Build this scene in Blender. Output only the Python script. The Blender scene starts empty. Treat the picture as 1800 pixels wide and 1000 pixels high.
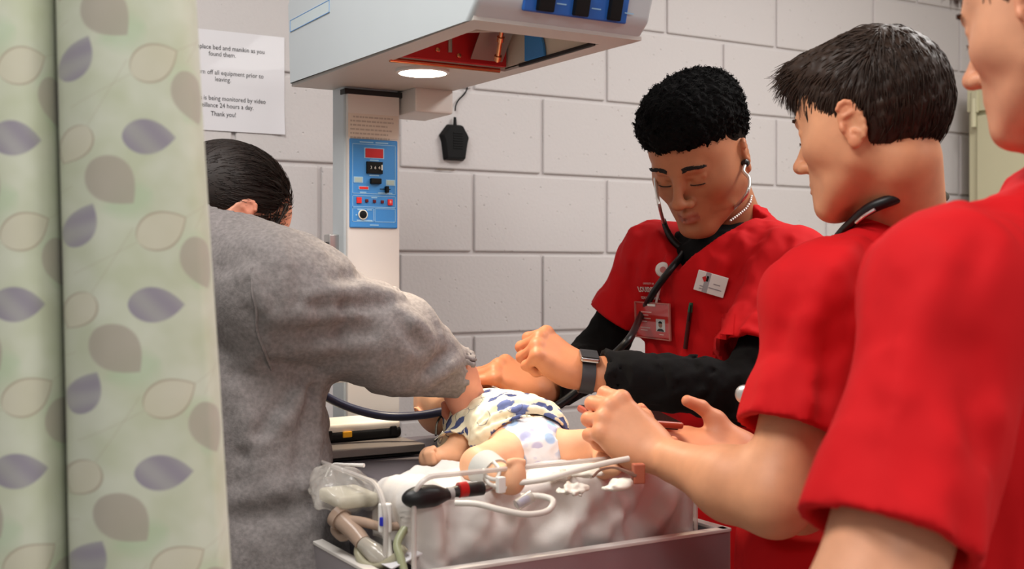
import bpy, bmesh, math, random
import numpy as np
from mathutils import Matrix, Vector

# ------------------------------------------------------------------ camera, world, light
SC = bpy.context.scene
COL = SC.collection
TH = math.radians(30.6)                 # camera turned right from the wall's normal
CT, ST = math.cos(TH), math.sin(TH)
FPX = 2050.0                            # focal length in pixels of an 1800 px wide frame
CAMZ, HORIZON = 1.378, 476.0

cam_d = bpy.data.cameras.new('camera')
cam_d.sensor_width = 36.0
cam_d.lens = FPX / 1800.0 * 36.0
cam_d.shift_y = -(500.0 - HORIZON) / 1800.0
cam_d.clip_start = 0.05
cam = bpy.data.objects.new('camera', cam_d)
COL.objects.link(cam)
cam.location = (0, 0, CAMZ)
cam.rotation_euler = (math.radians(90), 0, -TH)
cam_d.dof.use_dof = True
cam_d.dof.focus_distance = 2.02
cam_d.dof.aperture_fstop = 5.0
SC.camera = cam

world = bpy.data.worlds.new('world'); SC.world = world
world.use_nodes = True
wbg = world.node_tree.nodes['Background']
wbg.inputs[0].default_value = (1.0, 0.975, 0.955, 1)
wbg.inputs[1].default_value = 0.30

def area_light(name, loc, sx, sy, power, col=(1, 0.972, 0.94), rot=(0, 0, 0)):
    l = bpy.data.lights.new(name, 'AREA'); l.shape = 'RECTANGLE'
    l.size, l.size_y, l.energy, l.color = sx, sy, power, col
    o = bpy.data.objects.new(name, l); COL.objects.link(o)
    o.location = loc; o.rotation_euler = rot
    return o
# fluorescent troffers in the ceiling of the room
TROFFERS = [(0.15, 1.15), (2.25, 1.15), (0.15, -1.3), (2.25, -1.3)]
for i, (x, y) in enumerate(TROFFERS):
    area_light('troffer_light', (x, y, 2.64), 0.55, 1.15, 28.0)

SC.view_settings.view_transform = 'Standard'
SC.view_settings.look = 'None'
SC.view_settings.exposure = 0.2
SC.view_settings.gamma = 1.0
SC.view_settings.use_curve_mapping = False

# ------------------------------------------------------------------ coordinate helpers
def W(px, py, Z):
    """world point seen at photo pixel (px, py) at real distance Z along the view axis"""
    x = (px - 900.0) / FPX * Z
    h = (HORIZON - py) / FPX * Z
    return np.array([x * CT + Z * ST, -x * ST + Z * CT, CAMZ + h])
def D(x, up, z):
    """world direction from right / up / away components"""
    return np.array([x * CT + z * ST, -x * ST + z * CT, up], float)
def nrm(v):
    v = np.asarray(v, float); return v / np.linalg.norm(v)
def frame(fwd, up):
    """columns: x = right-hand side, y = forward, z = up"""
    f = nrm(fwd); r = nrm(np.cross(f, up)); u = np.cross(r, f)
    return np.stack([r, f, u], 1)

# ------------------------------------------------------------------ materials
MATS = {}
def pm(name, col, rough=0.5, metal=0.0, noise=0.0, nscale=8.0, bump=0.0, bscale=200.0, trans=0.0, emit=None,
       estr=0.0, sheen=0.0, sss=0.0, attr=None, spec=0.5, alpha=1.0, coat=0.0, ior=1.45, mix=None, bdist=0.002, detail=3.0):
    if name in MATS: return MATS[name]
    m = bpy.data.materials.new(name); m.use_nodes = True
    nt = m.node_tree; N = nt.nodes; L = nt.links
    b = N['Principled BSDF']
    I = b.inputs
    c4 = (*col, 1)
    I['Base Color'].default_value = c4
    I['Roughness'].default_value = rough; I['Metallic'].default_value = metal
    I['Specular IOR Level'].default_value = spec; I['IOR'].default_value = ior
    I['Transmission Weight'].default_value = trans; I['Alpha'].default_value = alpha
    I['Coat Weight'].default_value = coat
    if sheen: I['Sheen Weight'].default_value = sheen; I['Sheen Roughness'].default_value = 0.5
    if sss:
        I['Subsurface Weight'].default_value = sss
        I['Subsurface Radius'].default_value = (1.0, 0.35, 0.2); I['Subsurface Scale'].default_value = 0.006
    if emit: I['Emission Color'].default_value = (*emit, 1); I['Emission Strength'].default_value = estr
    tc = N.new('ShaderNodeTexCoord')
    src = None
    if attr:
        a = N.new('ShaderNodeAttribute'); a.attribute_name = attr; src = a.outputs['Color']
    if noise > 0:
        n = N.new('ShaderNodeTexNoise'); n.inputs['Scale'].default_value = nscale; n.inputs['Detail'].default_value = detail
        L.new(tc.outputs['Object'], n.inputs['Vector'])
        mr = N.new('ShaderNodeMapRange'); mr.inputs[1].default_value = 0.3; mr.inputs[2].default_value = 0.7
        mr.inputs[3].default_value = 1 - noise; mr.inputs[4].default_value = 1 + noise
        L.new(n.outputs['Fac'], mr.inputs[0])
        mx = N.new('ShaderNodeMix'); mx.data_type = 'RGBA'; mx.blend_type = 'MULTIPLY'; mx.inputs[0].default_value = 1.0
        mx.inputs[6].default_value = c4
        if src: L.new(src, mx.inputs[6])
        L.new(mr.outputs[0], mx.inputs[7]); src = mx.outputs[2]
    if src: L.new(src, I['Base Color'])
    if bump > 0:
        n2 = N.new('ShaderNodeTexNoise'); n2.inputs['Scale'].default_value = bscale; n2.inputs['Detail'].default_value = 4.0
        L.new(tc.outputs['Object'], n2.inputs['Vector'])
        bp = N.new('ShaderNodeBump'); bp.inputs['Strength'].default_value = bump; bp.inputs['Distance'].default_value = bdist
        L.new(n2.outputs['Fac'], bp.inputs['Height']); L.new(bp.outputs[0], I['Normal'])
    MATS[name] = m
    return m
def srgb(r, g, b):
    f = lambda c: (c / 255 / 12.92) if c / 255 <= 0.04045 else ((c / 255 + 0.055) / 1.055) ** 2.4
    return (f(r), f(g), f(b))

# ------------------------------------------------------------------ geometry container
class G:
    def __init__(s): s.V = []; s.F = []; s.n = 0; s.M = []
    def add(s, V, F, mi=0):
        V = np.asarray(V, float).reshape(-1, 3)
        s.V.append(V)
        for f in F: s.F.append(tuple(int(i) + s.n for i in f)); s.M.append(mi)
        s.n += len(V); return s
    def box(s, lo, hi, bevel=0.0, seg=2, mi=0, T=None):
        lo = np.asarray(lo, float); hi = np.asarray(hi, float)
        bm = bmesh.new(); bmesh.ops.create_cube(bm, size=1.0)
        for v in bm.verts:
            v.co = Vector(lo + (np.array(v.co) + 0.5) * (hi - lo))
        if bevel > 0:
            bmesh.ops.bevel(bm, geom=list(bm.edges), offset=bevel, segments=seg, profile=0.5, affect='EDGES')
        return s.bm(bm, mi, T)
    def bm(s, bm, mi=0, T=None):
        bm.verts.index_update()
        V = np.array([v.co[:] for v in bm.verts]); F = [[v.index for v in f.verts] for f in bm.faces]
        bm.free()
        if T is not None: V = V @ T[0].T + T[1]
        return s.add(V, F, mi)
    def obox(s, c, R, half, bevel=0.0, seg=2, mi=0):
        half = np.asarray(half, float)
        return s.box(-half, half, bevel, seg, mi, (np.asarray(R), np.asarray(c, float)))
    def tube(s, pts, r, seg=10, sub=6, mi=0, cap=True, flat=1.0):
        P = np.asarray(pts, float)
        r = np.asarray(r, float) * np.ones(len(P))
        if sub > 1 and len(P) > 2:
            Q = np.vstack([2 * P[0] - P[1], P, 2 * P[-1] - P[-2]]); out = []; ro = []
            for i in range(1, len(Q) - 2):
                for t in np.arange(sub) / sub:
                    a, b, c, d = Q[i - 1], Q[i], Q[i + 1], Q[i + 2]
                    out.append(0.5 * (2 * b + (c - a) * t + (2 * a - 5 * b + 4 * c - d) * t * t + (3 * b - a - 3 * c + d) * t ** 3))
                    ro.append(r[i - 1] * (1 - t) + r[i] * t)
            out.append(P[-1]); ro.append(r[-1]); P = np.array(out); r = np.array(ro)
        n = len(P); T = np.gradient(P, axis=0); T /= np.linalg.norm(T, axis=1)[:, None] + 1e-12
        u = np.cross(T[0], [0.123, 0.35, 0.93]); u /= np.linalg.norm(u)
        V = []
        for i in range(n):
            u = u - T[i] * np.dot(u, T[i]); u /= np.linalg.norm(u); v = np.cross(T[i], u)
            for k in range(seg):
                a = 2 * math.pi * k / seg
                V.append(P[i] + r[i] * (u * math.cos(a) + v * math.sin(a) * flat))
        F = []
        for i in range(n - 1):
            for k in range(seg):
                k2 = (k + 1) % seg
                F.append((i * seg + k, i * seg + k2, (i + 1) * seg + k2, (i + 1) * seg + k))
        if cap:
            F.append(tuple(range(seg))[::-1]); F.append(tuple((n - 1) * seg + k for k in range(seg)))
        return s.add(V, F, mi)
    def lathe(s, prof, c, axis=(0, 0, 1), seg=24, mi=0):
        """prof: list of (radius, along-axis)"""
        a = nrm(axis); u = np.cross(a, [0.3, 0.5, 0.81]); u /= np.linalg.norm(u); v = np.cross(a, u)
        V = []; F = []
        for (r, h) in prof:
            for k in range(seg):
                t = 2 * math.pi * k / seg
                V.append(np.asarray(c) + a * h + max(r, 1e-5) * (u * math.cos(t) + v * math.sin(t)))
        for i in range(len(prof) - 1):
            for k in range(seg):
                k2 = (k + 1) % seg
                F.append((i * seg + k, i * seg + k2, (i + 1) * seg + k2, (i + 1) * seg + k))
        F.append(tuple(range(seg))[::-1]); F.append(tuple((len(prof) - 1) * seg + k for k in range(seg)))
        return s.add(V, F, mi)
    def prism(s, poly, c, R, depth, mi=0):
        """2-D polygon in the frame's x,y extruded along z by depth"""
        n = len(poly); R = np.asarray(R); c = np.asarray(c, float)
        V = [c + R @ np.array([x, y, 0]) for x, y in poly] + [c + R @ np.array([x, y, depth]) for x, y in poly]
        F = [tuple(range(n))[::-1], tuple(range(n, 2 * n))]
        for i in range(n): j = (i + 1) % n; F.append((i, j, n + j, n + i))
        return s.add(V, F, mi)
    def arrays(s):
        return np.concatenate(s.V), s.F

WM = {}     # world matrix of every object made
def tag(o, label=None, cat=None, group=None, kind=None):
    if label: o['label'] = label
    if cat: o['category'] = cat
    if group: o['group'] = group
    if kind: o['kind'] = kind
    return o
def empty(name, loc, label=None, cat=None, group=None, kind=None):
    o = bpy.data.objects.new(name, None); COL.objects.link(o); o.location = Vector(loc)
    o.empty_display_size = 0.05
    WM[o] = Matrix.Translation(Vector(loc)); return tag(o, label, cat, group, kind)
def mesh_arrays(name, V, F, smooth=True):
    me = bpy.data.meshes.new(name)
    V = np.asarray(V, np.float32)
    if isinstance(F, np.ndarray):
        nf, k = F.shape
        me.vertices.add(len(V)); me.vertices.foreach_set('co', V.ravel())
        me.loops.add(nf * k); me.loops.foreach_set('vertex_index', F.astype(np.int32).ravel())
        me.polygons.add(nf); me.polygons.foreach_set('loop_start', np.arange(0, nf * k, k, dtype=np.int32))
        me.update(calc_edges=True); me.validate()
    else:
        me.from_pydata(V.tolist(), [], [list(f) for f in F]); me.update()
    if smooth:
        me.polygons.foreach_set('use_smooth', np.ones(len(me.polygons), bool))
    return me
def obj(name, geo, mat, parent=None, smooth=None, cols=None, angle=40, **tags):
    """one mesh object from a G (or (V, F)); vertices are given in world space"""
    if isinstance(geo, G): V, F = geo.arrays(); mi = geo.M
    else: V, F = geo; mi = None
    V = np.asarray(V, float)
    if parent is None:
        lo, hi = V.min(0), V.max(0); c = np.array([(lo[0] + hi[0]) / 2, (lo[1] + hi[1]) / 2, lo[2]])
    else:
        lo, hi = V.min(0), V.max(0); c = (lo + hi) / 2
    sm = True if smooth is None else smooth
    me = mesh_arrays(name, V - c, F, sm)
    if smooth is None:
        me.set_sharp_from_angle(angle=math.radians(angle))
    if cols is not None:
        a = me.attributes.new('Col', 'FLOAT_COLOR', 'POINT')
        c4 = np.ones((len(V), 4), np.float32); c4[:, :3] = cols; a.data.foreach_set('color', c4.ravel())
    mats = mat if isinstance(mat, (list, tuple)) else [mat]
    for m in mats: me.materials.append(m)
    if mi is not None and len(mats) > 1: me.polygons.foreach_set('material_index', np.array(mi, np.int32))
    o = bpy.data.objects.new(name, me); COL.objects.link(o)
    WM[o] = Matrix.Translation(Vector(c))
    if smooth is None and isinstance(geo, G):
        md = o.modifiers.new('weighted_normal', 'WEIGHTED_NORMAL'); md.keep_sharp = True
    if parent is not None:
        o.parent = parent
        o.location = Vector(c) - WM[parent].translation
    else:
        o.location = Vector(c)
    return tag(o, **tags)
def text_geo(body, size, c, R, align='CENTER', depth=0.0, bold=0.0, sx=1.0, shear=0.0):
    """lettering laid in the frame's x,y plane at c"""
    cu = bpy.data.curves.new('lettering', 'FONT'); cu.body = body; cu.size = size; cu.align_x = align
    cu.extrude = depth; cu.offset = bold; cu.resolution_u = 2; cu.space_line = 1.0; cu.shear = shear
    o = bpy.data.objects.new('lettering', cu); me = bpy.data.meshes.new_from_object(o)
    V = np.array([v.co[:] for v in me.vertices]); F = [tuple(p.vertices) for p in me.polygons]
    bpy.data.objects.remove(o); bpy.data.meshes.remove(me); bpy.data.curves.remove(cu)
    V[:, 0] *= sx
    return V @ np.asarray(R).T + np.asarray(c), F

# ------------------------------------------------------------------ implicit-surface sculpting
def rot_to_local(P, c, R):
    Q = P - np.asarray(c, np.float32)
    return Q if R is None else Q @ np.asarray(R, np.float32)
def ell(c, r, R=None):
    c = np.asarray(c, np.float32); r = np.asarray(r, np.float32); m = float(r.max())
    def f(P):
        Q = rot_to_local(P, c, R); k0 = np.linalg.norm(Q / r, axis=-1); k1 = np.linalg.norm(Q / (r * r), axis=-1)
        return k0 * (k0 - 1.0) / np.maximum(k1, 1e-6)
    return f, c - m, c + m
def cone(a, b, ra, rb=None):
    if rb is None: rb = ra
    a = np.asarray(a, np.float32); b = np.asarray(b, np.float32); m = max(ra, rb)
    ba = b - a; l2 = float(ba @ ba) + 1e-12
    def f(P):
        t = np.clip(((P - a) @ ba) / l2, 0, 1)
        return np.linalg.norm(P - a - t[..., None] * ba, axis=-1) - (ra + (rb - ra) * t)
    return f, np.minimum(a, b) - m, np.maximum(a, b) + m
def econe(a, b, ra, rb, side, flat):
    """limb with an elliptic section: squeezed by 'flat' along direction 'side'"""
    a = np.asarray(a, np.float32); b = np.asarray(b, np.float32); m = max(ra, rb) * max(1, 1 / flat)
    ba = b - a; l2 = float(ba @ ba) + 1e-12; sd = np.asarray(nrm(side), np.float32)
    def f(P):
        t = np.clip(((P - a) @ ba) / l2, 0, 1); Q = P - a - t[..., None] * ba
        Q = Q + ((1 / flat - 1) * (Q @ sd))[..., None] * sd
        return (np.linalg.norm(Q, axis=-1) - (ra + (rb - ra) * t)) * min(1, flat)
    return f, np.minimum(a, b) - m, np.maximum(a, b) + m
def rbox(c, half, rad, R=None):
    c = np.asarray(c, np.float32); half = np.asarray(half, np.float32); m = float(np.linalg.norm(half)) + rad
    def f(P):
        q = np.abs(rot_to_local(P, c, R)) - half + rad
        return np.linalg.norm(np.maximum(q, 0), axis=-1) + np.minimum(q.max(-1), 0) - rad
    return f, c - m, c + m
def plane(p, n, lo, hi):
    p = np.asarray(p, np.float32); n = np.asarray(nrm(n), np.float32)
    return (lambda P: (P - p) @ n), np.asarray(lo, np.float32), np.asarray(hi, np.float32)
BIG = 1e3
def half(p, n):
    p = np.asarray(p, np.float32); n = np.asarray(nrm(n), np.float32)
    return (lambda P: (P - p) @ n), np.full(3, -BIG), np.full(3, BIG)
class Sculpt:
    def __init__(s): s.ops = []
    def u(s, prim, k=0.01): s.ops.append(('u', prim, k)); return s
    def sub(s, prim, k=0.005): s.ops.append(('s', prim, k)); return s
    def cut(s, prim, k=0.001): s.ops.append(('i', prim, k)); return s       # keep where prim < 0
    def disp(s, fn): s.ops.append(('d', (fn, np.full(3, -BIG), np.full(3, BIG)), 0)); return s
    def mesh(s, lo, hi, h):
        lo = np.asarray(lo, np.float32); n = np.ceil((np.asarray(hi) - lo) / h).astype(int) + 1
        ax = [lo[i] + h * np.arange(n[i], dtype=np.float32) for i in range(3)]
        Dd = np.full(n, 0.3, np.float32)
        for op, (f, plo, phi), k in s.ops:
            pad = k + 3 * h + 0.004
            i0 = np.clip(np.floor((plo - pad - lo) / h), 0, n - 1).astype(int)
            i1 = np.clip(np.ceil((phi + pad - lo) / h) + 1, 1, n).astype(int)
            if np.any(i1 <= i0): continue
            sl = tuple(slice(a, b) for a, b in zip(i0, i1))
            P = np.stack(np.meshgrid(*[ax[j][sl[j]] for j in range(3)], indexing='ij'), -1)
            A = Dd[sl]
            if op == 'd':
                msk = np.abs(A) < 6 * h
                if msk.any():
                    A = A.copy(); A[msk] += f(P[msk]).astype(np.float32); Dd[sl] = A
                continue
            B = f(P).astype(np.float32); k = max(k, 1e-5)
            if op == 'u':
                hh = np.maximum(k - np.abs(A - B), 0) / k; Dd[sl] = np.minimum(A, B) - hh * hh * k * 0.25
            else:
                if op == 's': B = -B
                hh = np.maximum(k - np.abs(A - B), 0) / k; Dd[sl] = np.maximum(A, B) + hh * hh * k * 0.25
        # closed at the border of the box
        Dd[0] = Dd[-1] = 0.05; Dd[:, 0] = Dd[:, -1] = 0.05; Dd[:, :, 0] = Dd[:, :, -1] = 0.05
        return surface_nets(Dd, lo, h)
def surface_nets(Dd, lo, h):
    S = Dd < 0
    n = np.array(Dd.shape)
    c = [S[i:n[0] - 1 + i, j:n[1] - 1 + j, k:n[2] - 1 + k] for i in (0, 1) for j in (0, 1) for k in (0, 1)]
    cnt = sum(x.astype(np.int8) for x in c)
    act = np.argwhere((cnt > 0) & (cnt < 8))
    idx = np.full(n - 1, -1, np.int32); idx[tuple(act.T)] = np.arange(len(act))
    offs = np.array([(i, j, k) for i in (0, 1) for j in (0, 1) for k in (0, 1)])
    val = np.stack([Dd[tuple((act + o).T)] for o in offs], 1)
    acc = np.zeros((len(act), 3), np.float32); num = np.zeros(len(act), np.float32)
    for a in range(8):
        for b in range(a + 1, 8):
            if np.abs(offs[a] - offs[b]).sum() != 1: continue
            va, vb = val[:, a], val[:, b]; m = (va < 0) != (vb < 0)
            t = np.where(m, va / np.where(m, va - vb, 1), 0)
            p = offs[a] + t[:, None] * (offs[b] - offs[a])
            acc += np.where(m[:, None], p, 0); num += m
    V = lo + h * (act + acc / num[:, None])
    quads = []
    for ax_ in range(3):
        o1, o2 = [(1, 2), (2, 0), (0, 1)][ax_]
        sa = [slice(None)] * 3; sb = [slice(None)] * 3
        sa[ax_] = slice(0, -1); sb[ax_] = slice(1, None)
        ch = S[tuple(sa)] != S[tuple(sb)]
        e = np.argwhere(ch)
        e = e[(e[:, o1] > 0) & (e[:, o2] > 0) & (e[:, o1] < n[o1] - 1) & (e[:, o2] < n[o2] - 1)]
        inside = S[tuple(e.T)]
        d1 = np.zeros(3, int); d1[o1] = 1; d2 = np.zeros(3, int); d2[o2] = 1
        q = np.stack([idx[tuple((e - d1 - d2).T)], idx[tuple((e - d2).T)], idx[tuple(e.T)], idx[tuple((e - d1).T)]], 1)
        q[~inside] = q[~inside][:, ::-1]
        quads.append(q)
    Q = np.concatenate(quads); Q = Q[(Q >= 0).all(1)]
    return V, Q
def join(pieces):
    Vs, Fs, n = [], [], 0
    for V, F in pieces: Vs.append(V); Fs.append(F + n); n += len(V)
    return np.concatenate(Vs), np.concatenate(Fs)
def relax(V, F, it=1, lam=0.5):
    for _ in range(it):
        acc = np.zeros_like(V); num = np.zeros(len(V))
        for a, b in ((0, 1), (1, 2), (2, 3), (3, 0)):
            np.add.at(acc, F[:, a], V[F[:, b]]); np.add.at(acc, F[:, b], V[F[:, a]])
            np.add.at(num, F[:, a], 1); np.add.at(num, F[:, b], 1)
        V = V + lam * (acc / np.maximum(num, 1)[:, None] - V)
    return V
def waves(scale, seed, n=7, stretch=(1, 1, 1)):
    """smooth pseudo-random field in [-1, 1]"""
    rg = np.random.RandomState(seed)
    d = rg.normal(size=(n, 3)); d /= np.linalg.norm(d, axis=1)[:, None]; d = d * np.asarray(stretch)
    fr = rg.uniform(0.6, 1.6, n) * 2 * math.pi / scale; ph = rg.uniform(0, 6.28, n)
    d = (d * fr[:, None]).astype(np.float32); ph = ph.astype(np.float32)
    def f(P):
        s = np.zeros(P.shape[:-1], np.float32)
        for i in range(n):
            s += np.sin(P @ d[i] + ph[i] + (1.3 * s if i % 2 else 0))
        return s / (n * 0.6)
    return f
# ------------------------------------------------------------------ room shell
WALLY, BH, BL, X0J = 2.56, 0.2032, 0.4064, 1.401
RX = 3.66                                   # right wall
def wall_paint():
    m = pm('painted_block', srgb(203, 198, 197), rough=0.62, spec=0.3)
    nt = m.node_tree; N = nt.nodes; L = nt.links; b = N['Principled BSDF']
    gm = N.new('ShaderNodeNewGeometry')
    v = N.new('ShaderNodeTexVoronoi'); v.inputs['Scale'].default_value = 55; L.new(gm.outputs['Position'], v.inputs['Vector'])
    v.inputs['Randomness'].default_value = 1
    n = N.new('ShaderNodeTexNoise'); n.inputs['Scale'].default_value = 24; n.inputs['Detail'].default_value = 2; L.new(gm.outputs['Position'], n.inputs['Vector'])
    # pinholes: only some cells, only near their centre
    pit = N.new('ShaderNodeMapRange'); pit.interpolation_type = 'SMOOTHSTEP'
    pit.inputs[1].default_value = 0.05; pit.inputs[2].default_value = 0.17; pit.inputs[3].default_value = 0; pit.inputs[4].default_value = 1
    L.new(v.outputs['Distance'], pit.inputs[0])
    sel = N.new('ShaderNodeMath'); sel.operation = 'GREATER_THAN'; sel.inputs[1].default_value = 0.52; L.new(n.outputs['Fac'], sel.inputs[0])
    inv = N.new('ShaderNodeMath'); inv.operation = 'SUBTRACT'; inv.inputs[0].default_value = 1; L.new(sel.outputs[0], inv.inputs[1])
    mx = N.new('ShaderNodeMath'); mx.operation = 'MAXIMUM'; L.new(pit.outputs[0], mx.inputs[0]); L.new(inv.outputs[0], mx.inputs[1])
    n2 = N.new('ShaderNodeTexNoise'); n2.inputs['Scale'].default_value = 130; n2.inputs['Detail'].default_value = 4; L.new(gm.outputs['Position'], n2.inputs['Vector'])
    ad = N.new('ShaderNodeMath'); ad.operation = 'MULTIPLY_ADD'; ad.inputs[1].default_value = 0.45; L.new(n2.outputs['Fac'], ad.inputs[0]); L.new(mx.outputs[0], ad.inputs[2])
    bp = N.new('ShaderNodeBump'); bp.inputs['Strength'].default_value = 0.6; bp.inputs['Distance'].default_value = 0.003
    L.new(ad.outputs[0], bp.inputs['Height']); L.new(bp.outputs[0], b.inputs['Normal'])
    return m
M_WALL = wall_paint()
M_PLAINWALL = pm('plain_wall_paint', srgb(205, 198, 192), rough=0.6, noise=0.02, nscale=3)
wb = obj('wall_back', G().box((-1.3, WALLY + 0.006, 0), (RX + 0.1, WALLY + 0.12, 2.7)), M_WALL, kind='structure')
blk_full = None
def block_mesh(w):
    g = G(); j = 0.0045
    g.box((-w / 2 + j, -0.001, -BH / 2 + j), (w / 2 - j, 0.05, BH / 2 - j), 0.0035, 2)
    V, F = g.arrays(); me = mesh_arrays('concrete_block', V, F, False)
    me.materials.append(M_WALL); return me
BM = {}
for k in range(13):
    off = X0J + (0 if k % 2 else BL / 2)
    i0 = math.floor((-1.3 - off) / BL)
    for i in range(i0, 20):
        a = max(off + i * BL, -1.3); b = min(off + (i + 1) * BL, RX)
        if b - a < 0.03: continue
        w = round(b - a, 3)
        if w not in BM: BM[w] = block_mesh(b - a)
        o = bpy.data.objects.new('concrete_block', BM[w]); COL.objects.link(o); o.parent = wb
        o.location = Vector(((a + b) / 2, WALLY, (k + 0.5) * BH)) - WM[wb].translation
obj('wall_right', G().box((RX, -2.6, 0), (RX + 0.1, WALLY + 0.1, 2.7)), M_PLAINWALL, kind='structure')
M_FLOOR = pm('vinyl_floor', srgb(150, 142, 134), rough=0.35, noise=0.06, nscale=30)
obj('floor', G().box((-1.3, -2.6, -0.1), (RX + 0.1, WALLY + 0.1, 0)), M_FLOOR, kind='structure')
M_CEIL = pm('ceiling_tile', srgb(225, 222, 216), rough=0.9, bump=0.3, bscale=90)
obj('ceiling', G().box((-1.3, -2.6, 2.7), (RX + 0.1, WALLY + 0.1, 2.75)), M_CEIL, kind='structure')
# chipped paint on the joint below the microphone
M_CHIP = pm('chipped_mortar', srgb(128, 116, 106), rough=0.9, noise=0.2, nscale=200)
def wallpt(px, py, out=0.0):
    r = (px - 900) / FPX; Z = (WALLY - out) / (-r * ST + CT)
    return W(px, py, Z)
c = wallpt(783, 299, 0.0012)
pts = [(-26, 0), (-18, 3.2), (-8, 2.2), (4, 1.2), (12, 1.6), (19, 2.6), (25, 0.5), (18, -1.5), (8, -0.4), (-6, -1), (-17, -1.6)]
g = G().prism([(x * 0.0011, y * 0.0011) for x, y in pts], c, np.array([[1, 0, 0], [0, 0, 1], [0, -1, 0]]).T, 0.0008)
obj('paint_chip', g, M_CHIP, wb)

# ------------------------------------------------------------------ steel cabinet by the right wall
M_CAB = pm('putty_enamel', srgb(196, 192, 160), rough=0.42, noise=0.02, nscale=5)
cb = empty('storage_cabinet', (3.39, 2.03, 0), 'putty green steel storage cabinet in the far right corner', 'cabinet')
cx, cy0, cy1, cz = 3.16, 1.58, 2.48, 1.98
g = G().box((cx + 0.012, cy0, 0.05), (RX - 0.02, cy1, cz), 0.006)
obj('body', g, M_CAB, cb)
obj('plinth', G().box((cx + 0.03, cy0 + 0.01, 0), (RX - 0.03, cy1 - 0.01, 0.05)), M_CAB, cb)
for (ya, yb) in ((cy0 + 0.025, (cy0 + cy1) / 2 - 0.002), ((cy0 + cy1) / 2 + 0.002, cy1 - 0.045)):
    d = obj('door', G().box((cx - 0.006, ya, 0.09), (cx + 0.014, yb, cz - 0.11), 0.003), M_CAB, cb)
    if ya > 2: 
        for z in (0.25, 1.0, cz - 0.10):
            obj('hinge', G().lathe([(0.009, -0.045), (0.009, 0.045)], (cx - 0.008, yb + 0.010, z)), M_CAB, d)
        obj('handle', G().box((cx - 0.03, ya + 0.03, 1.0), (cx - 0.006, ya + 0.05, 1.14), 0.004), pm('chrome', (0.7, 0.7, 0.7), 0.18, 1.0), d)
obj('header_rail', G().box((cx - 0.004, cy0 + 0.01, cz - 0.095), (cx + 0.013, cy1 - 0.006, cz - 0.004), 0.003), M_CAB, cb)
obj('hinge_clip', G().box((cx - 0.012, cy1 - 0.05, cz - 0.10), (cx - 0.002, cy1 - 0.028, cz - 0.03), 0.002), M_CAB, cb)

# ------------------------------------------------------------------ laminated notice on the wall
XF = np.array([[1, 0, 0], [0, 0, 1], [0, -1, 0]], float).T      # frame facing the room: x right, y up, z towards the room
M_PAPER = pm('laminated_paper', srgb(222, 220, 224), rough=0.38, coat=0.12, spec=0.4)
M_INK = pm('printed_ink', srgb(52, 50, 54), rough=0.5)
tl = wallpt(500, 66, 0.004); br = wallpt(502, 237, 0.004)
H = tl[2] - br[2]; xr = tl[0]; xl = xr - H * 1.29
no = empty('laminated_notice', ((xl + xr) / 2, WALLY - 0.004, br[2]), 'white laminated paper notice with printed lines taped to the block wall', 'sign')
n_w, n_h = 24, 12
V = []; F = []
for j in range(n_h + 1):
    for i in range(n_w + 1):
        u, v = i / n_w, j / n_h
        bulge = 0.0008 * math.sin(u * 3.1) * math.sin(v * 3.1) + (0.006 * max(0, u - 0.9) * 8 * max(0, 0.25 - v) * 4)
        V.append((xl + (xr - xl) * u, WALLY - 0.004 - bulge, br[2] + H * v))
for j in range(n_h):
    for i in range(n_w):
        a = j * (n_w + 1) + i; F.append((a, a + 1, a + n_w + 2, a + n_w + 1))
nv = len(V); V += [(x, y + 0.0012, z) for x, y, z in V]
F = F + [tuple(i + nv for i in f[::-1]) for f in F]
obj('sheet', (V, F), M_PAPER, no)
tc = wallpt(391, 100, 0.012)
lines = [("Please replace bed and manikin as you", 90, 391), ("found them.", 102, 391),
         ("Please turn off all equipment prior to", 134, 391), ("leaving.", 145, 392),
         ("This area's is being monitored by video", 183, 391), ("surveillance 24 hours a day.", 191, 392), ("Thank you!", 205, 393)]
def lay(px, py): return wallpt(px, py, 0.0053)
ys = [88, 99.5, 132, 143.5, 177, 189.5, 204.5]
for (s, _, cxp), y in zip(lines, ys):
    p = lay(cxp, y); V, F = text_geo(s, 0.0146, p, XF, 'CENTER', bold=0.0, sx=0.86)
    obj('printed_line', (V, F), M_INK, no, smooth=False)

# ------------------------------------------------------------------ black boundary microphone with cable
M_BLK = pm('black_plastic', srgb(12, 12, 13), rough=0.6, spec=0.25)
mc = wallpt(800, 250, 0.012)
mi = empty('boundary_microphone', (mc[0], WALLY, mc[2] - 0.05), 'black angular boundary microphone hanging on the wall by its cable', 'microphone')
s = 1 / 738.0
poly = [(-19, -33), (19, -33), (24, 0), (27, 10), (14, 33), (-12, 33), (-27, 12), (-23, 0)]
poly = [(x * s * 1.12, y * s) for x, y in poly]
bm = bmesh.new()
vs = [bm.verts.new(mc * 0 + np.array([x, y, 0])) for x, y in poly]; f = bm.faces.new(vs)
r = bmesh.ops.extrude_face_region(bm, geom=[f]); 
for v in [e for e in r['geom'] if isinstance(e, bmesh.types.BMVert)]: v.co.z += 0.018; v.co.x *= 0.86; v.co.y *= 0.9
bmesh.ops.recalc_face_normals(bm, faces=bm.faces)
bmesh.ops.bevel(bm, geom=list(bm.edges), offset=0.0015, segments=2, affect='EDGES')
mp = np.array([mc[0], WALLY - 0.002, mc[2]])
obj('housing', G().bm(bm, 0, (XF, mp)), M_BLK, mi)
for i in range(7):
    obj('grille_rib', G().obox(mp + XF @ np.array([0.004, 0.022 - i * 0.0062, 0.0185]), XF, (0.013, 0.0013, 0.0012), 0.0005), M_BLK, mi)
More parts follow.
